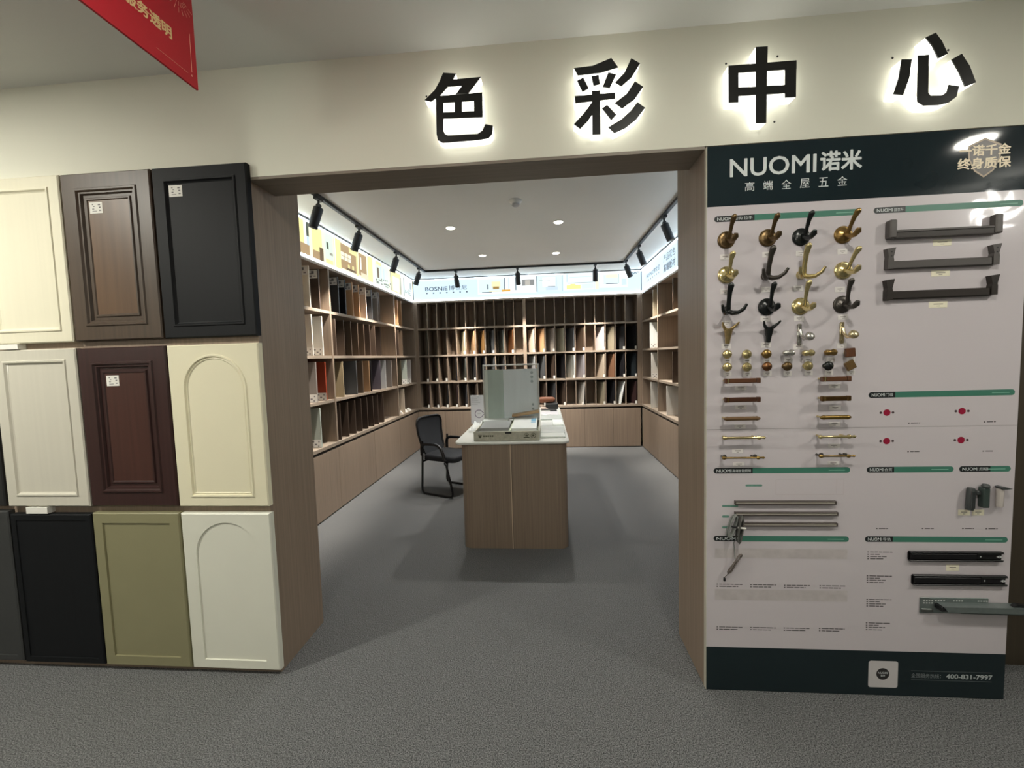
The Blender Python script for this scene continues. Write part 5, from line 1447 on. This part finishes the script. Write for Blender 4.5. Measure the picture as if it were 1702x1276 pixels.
# wardrobe rails ------------------------------------------------------------------------
M_RAIL = mat('graphite_rail', (84, 80, 78), 0.4, metal=0.35, vary=0.06, scale=(6, 60, 60))
M_RAILD = mat('dark_rail_channel', (46, 40, 36), 0.4, metal=0.2, vary=0.05)
for i, (rr, w) in enumerate(zip(RAILS, ('topmost, with block brackets', 'middle one, flared brackets', 'lowest one, flared brackets'))):
    (ax, az), (bx, bz) = rr['bar']
    zc = (az + bz) / 2
    t = thing('wardrobe_rail', ((ax + bx) / 2, -0.02, zc), 'dark grey wardrobe hanging rail on the board, ' + w, 'wardrobe rail', 'wardrobe rails on the display board')
    for s in ('l', 'r'):
        x0, z0, x1, z1 = rr[s]
        if i == 0:
            if s == 'l':
                x0 += 0.006
            MB().box((x0 + 0.003, -0.05, z0 + 0.002), (x1 - 0.002, -0.0202, z1 - 0.002), 0.004).build('bracket', M_RAIL, t)
        else:
            c = (x0 + x1) / 2
            h = (z1 - z0)
            poly = [(c - 0.011, z0), (c + 0.011, z0), (c + 0.011, z0 + h * 0.42), (c + 0.009, z0 + h * 0.55), (c + 0.017, z1), (c - 0.015, z1 - 0.004), (c - 0.009, z0 + h * 0.55), (c - 0.011, z0 + h * 0.42)]
            MB().prism(poly, -0.042, -0.0202).build('bracket', M_RAIL if i == 1 else M_RAILD, t)
            q = MB()
            for dz in (0.80, 0.60):
                q.lathe((c + 0.001, -0.0419, z0 + h * dz), (0, -1, 0), [(0.003, 0), (0.003, 0.0008)], 10)
            q.build('screw_hole', M_BLACK, t)
    if i == 0:
        MB().box((ax + 0.016, -0.047, zc + 0.008), (bx - 0.006, -0.034, zc + 0.017), 0.002).box((ax + 0.016, -0.047, zc - 0.015), (bx - 0.006, -0.034, zc - 0.0105), 0.002).build('rail', M_RAIL, t)
        MB().box((ax + 0.016, -0.044, zc - 0.0102), (bx - 0.006, -0.036, zc + 0.0078)).build('channel', M_RAILD, t)
    else:
        MB().box((ax + 0.0105, -0.041, zc - 0.016), (bx - 0.008, -0.026, zc + 0.016), 0.004).build('rail', M_RAIL if i == 1 else M_RAILD, t)

# push catches ---------------------------------------------------------------------------
M_CATCH = mat('dark_grey_catch', (62, 66, 66), 0.45, vary=0.05)
x0, z0, x1, z1 = CATCHES[0]
t = thing('push_catch', ((x0 + x1) / 2, -0.02, z0), 'dark grey ribbed push catch, left of three on the board', 'push catch', 'push catches on the display board')
c = (x0 + x1) / 2
MB().lathe((c, -0.035, z0), (0.04, 0, 1), [(0.012, 0), (0.0135, 0.006), (0.0135, z1 - z0 - 0.008), (0.011, z1 - z0)], 14).build('housing', M_CATCH, t, 30)
m = MB()
for k in (-1, 0, 1):
    m.box((c + k * 0.006 - 0.0012, -0.0505, z0 + 0.01), (c + k * 0.006 + 0.0012, -0.047, z1 - 0.012))
m.build('rib', M_CATCH, t)
x0, z0, x1, z1 = CATCHES[1]
c = (x0 + x1) / 2 + 0.002
t = thing('push_catch', (c, -0.02, z0), 'dark push catch with cross wings, middle of three on the board', 'push catch', 'push catches on the display board')
MB().box((c - 0.0125, -0.046, z0), (c + 0.0125, -0.0202, z1 - 0.012), 0.003).build('housing', mat('green_grey_catch', (58, 70, 66), 0.4, vary=0.05), t)
MB().box((c - 0.029, -0.036, z0 + 0.05), (c + 0.022, -0.0205, z0 + 0.068), 0.003).build('mounting_wing', M_CATCH, t)
MB().lathe((c + 0.001, -0.037, z1 - 0.0125), (0, 0, 1), [(0.012, 0), (0.014, 0.006), (0.010, 0.014)], 14).build('push_tip', M_CATCH, t, 40)
x0, z0, x1, z1 = CATCHES[2]
c = (x0 + x1) / 2
t = thing('push_catch', (c, -0.02, z0), 'clear plastic push catch with dark cap, right of three', 'push catch', 'push catches on the display board')
MB().lathe((c, -0.034, z0), (0, 0, 1), [(0.0095, 0), (0.0115, 0.005), (0.0115, z1 - z0 - 0.003), (0.0105, z1 - z0)], 16).build('housing', mat('clear_catch_plastic', (206, 198, 192), 0.25, vary=0.1, scale=(150, 150, 6), alpha=0.75), t, 40)
MB().prism([(c - 0.006, z1 + 0.0005), (c + 0.01, z1 + 0.0005), (c + 0.032, z1 + 0.003), (c + 0.002, z1 + 0.01), (c - 0.01, z1 + 0.008)], -0.05, -0.022).build('cap', M_CATCH, t)

# drawer slides -----------------------------------------------------------------------------
M_SL = mat('black_slide_steel', (26, 25, 27), 0.3, metal=0.3, vary=0.05)
M_SLE = mat('slide_edge_steel', (112, 116, 112), 0.3, metal=0.8, vary=0.05)
for i in (0, 1):
    x0, z0, x1, z1 = SLIDES[i]
    t = thing('drawer_slide', ((x0 + x1) / 2, -0.02, z0), 'black ball bearing drawer slide on the board, %s of two' % ('upper', 'lower')[i], 'drawer slide', 'drawer slides on the display board')
    MB().box((x0, -0.034, z0), (x1, -0.0202, z0 + 0.006), 0.002).box((x0, -0.034, z1 - 0.006), (x1, -0.0202, z1), 0.002).box((x0, -0.0235, z0 + 0.006), (x1, -0.0202, z1 - 0.006)).build('outer_rail', M_SL, t)
    MB().box((x0 + 0.004, -0.0325, z0 + 0.0075), (x1 - 0.1, -0.0238, z1 - 0.0075), 0.003).build('inner_rail', M_SL, t)
    MB().box((x1 - 0.0995, -0.0295, z0 + 0.009), (x1 - 0.004, -0.0238, z1 - 0.009), 0.002).build('inner_rail', M_SL, t)
    MB().box((x1 - 0.1, -0.0342, z0 + 0.0062), (x1, -0.030, z0 + 0.0076)).box((x1 - 0.1, -0.0342, z1 - 0.0076), (x1, -0.030, z1 - 0.0062)).build('steel_edge', M_SLE, t)
    zc = (z0 + z1) / 2
    m = MB().prism([(x1 - 0.026, zc), (x1 - 0.014, zc + 0.006), (x1 - 0.014, zc - 0.006)], -0.0299, -0.0296)
    m.prism([(x1 - 0.012, zc + 0.004), (x1 - 0.006, zc + 0.004), (x1 - 0.006, zc - 0.004), (x1 - 0.012, zc - 0.004)], -0.0299, -0.0296)
    m.lathe((x1 - 0.085, -0.0296, zc), (0, -1, 0), [(0.003, 0), (0.003, 0.0004)], 10)
    m.build('printed_mark', mat('silver_print', (200, 204, 204), 0.4, vary=0.0), t)
t = thing('drawer_slide', (1.7, -0.02, 0.39), 'galvanised undermount drawer slide pulled out past the board edge', 'drawer slide', 'drawer slides on the display board')
x0, z0, x1, z1 = SLIDES[2]
M_ZINC = mat('galvanised_steel', (128, 138, 136), 0.35, metal=0.6, vary=0.06, scale=(50, 50, 50))
MB().box((x0, -0.024, z0 - 0.03), (x1, -0.0202, z1), 0.001).build('mounting_plate', M_ZINC, t)
m = MB()
for gx in (x0 + 0.012, x0 + 0.058, x0 + 0.128, x0 + 0.222):
    for k in range(4):
        for j in range(2):
            m.box((gx + k * 0.0105, -0.0246, z0 + 0.012 + j * 0.011), (gx + k * 0.0105 + 0.006, -0.0241, z0 + 0.017 + j * 0.011))
m.build('slotted_hole', mat('pale_slot', (196, 200, 198), 0.4, vary=0.0), t)
zr = 0.411
m = MB().prism([(x0 + 0.06, zr + 0.014), (x0 + 0.078, zr - 0.008), (2.035, zr - 0.012), (2.035, zr + 0.002), (1.9, zr + 0.014)], -0.062, -0.0245)
m.build('runner', M_ZINC, t)
MB().prism([(x0 + 0.10, zr - 0.0084), (2.03, zr - 0.0125), (2.03, zr - 0.020), (x0 + 0.13, zr - 0.015)], -0.058, -0.028).build('runner_lip', mat('galvanised_steel_dark', (96, 104, 102), 0.35, metal=0.6, vary=0.06), t)
MB().box((x0 + 0.055, -0.058, zr - 0.01), (x0 + 0.08, -0.0247, zr + 0.012), 0.003).build('locking_clip', M_BLACK, t)
MB().prism([(1.875, zr + 0.0145), (1.93, zr + 0.0125), (1.98, zr + 0.0085), (1.92, zr + 0.022), (1.89, zr + 0.026)], -0.056, -0.04).build('release_lever', M_BLACK, t)
MB().box((x0 + 0.002, -0.03, z0 - 0.024), (x0 + 0.05, -0.0242, z0 - 0.008), 0.004).build('spring', M_SLE, t)

# a broken ring of light blades hanging in the hall, mirrored by the glossy board
t = thing('pendant_lamp', (3.68, -2.0, 2.57), 'pendant of curved glowing blades under the hall ceiling', 'pendant lamp')
MB().tube([(3.68, -2.012, CEIL), (3.68, -2.012, 2.57)], 0.006, 8).lathe((3.68, -2.022, 2.57), (0, 1, 0), [(0.05, 0), (0.05, 0.018)], 16).build('stem', M_BLACK, t, 40)
M_BLADE = mat('blade_glow', (255, 252, 244), 0.4, vary=0.0, emit=18.0)
for k in range(7):
    a = 2 * PI * k / 7 + 0.3
    m = MB()
    for j in range(6):
        s = j / 5.0
        r = 0.045 + 0.16 * s
        b = a + 0.7 * s * s
        for w in (-1, 1):
            wd = 0.042 * math.sin(PI * (0.12 + 0.8 * s))
            m.v.append((3.68 + r * math.cos(b) - w * wd * math.sin(b), -2.0 + 0.05 * s * s, 2.57 + 0.85 * (r * math.sin(b) + w * wd * math.cos(b))))
    m.f += [(2 * j, 2 * j + 1, 2 * j + 3, 2 * j + 2) for j in range(5)]
    m.build('light_blade', M_BLADE, t, 60)
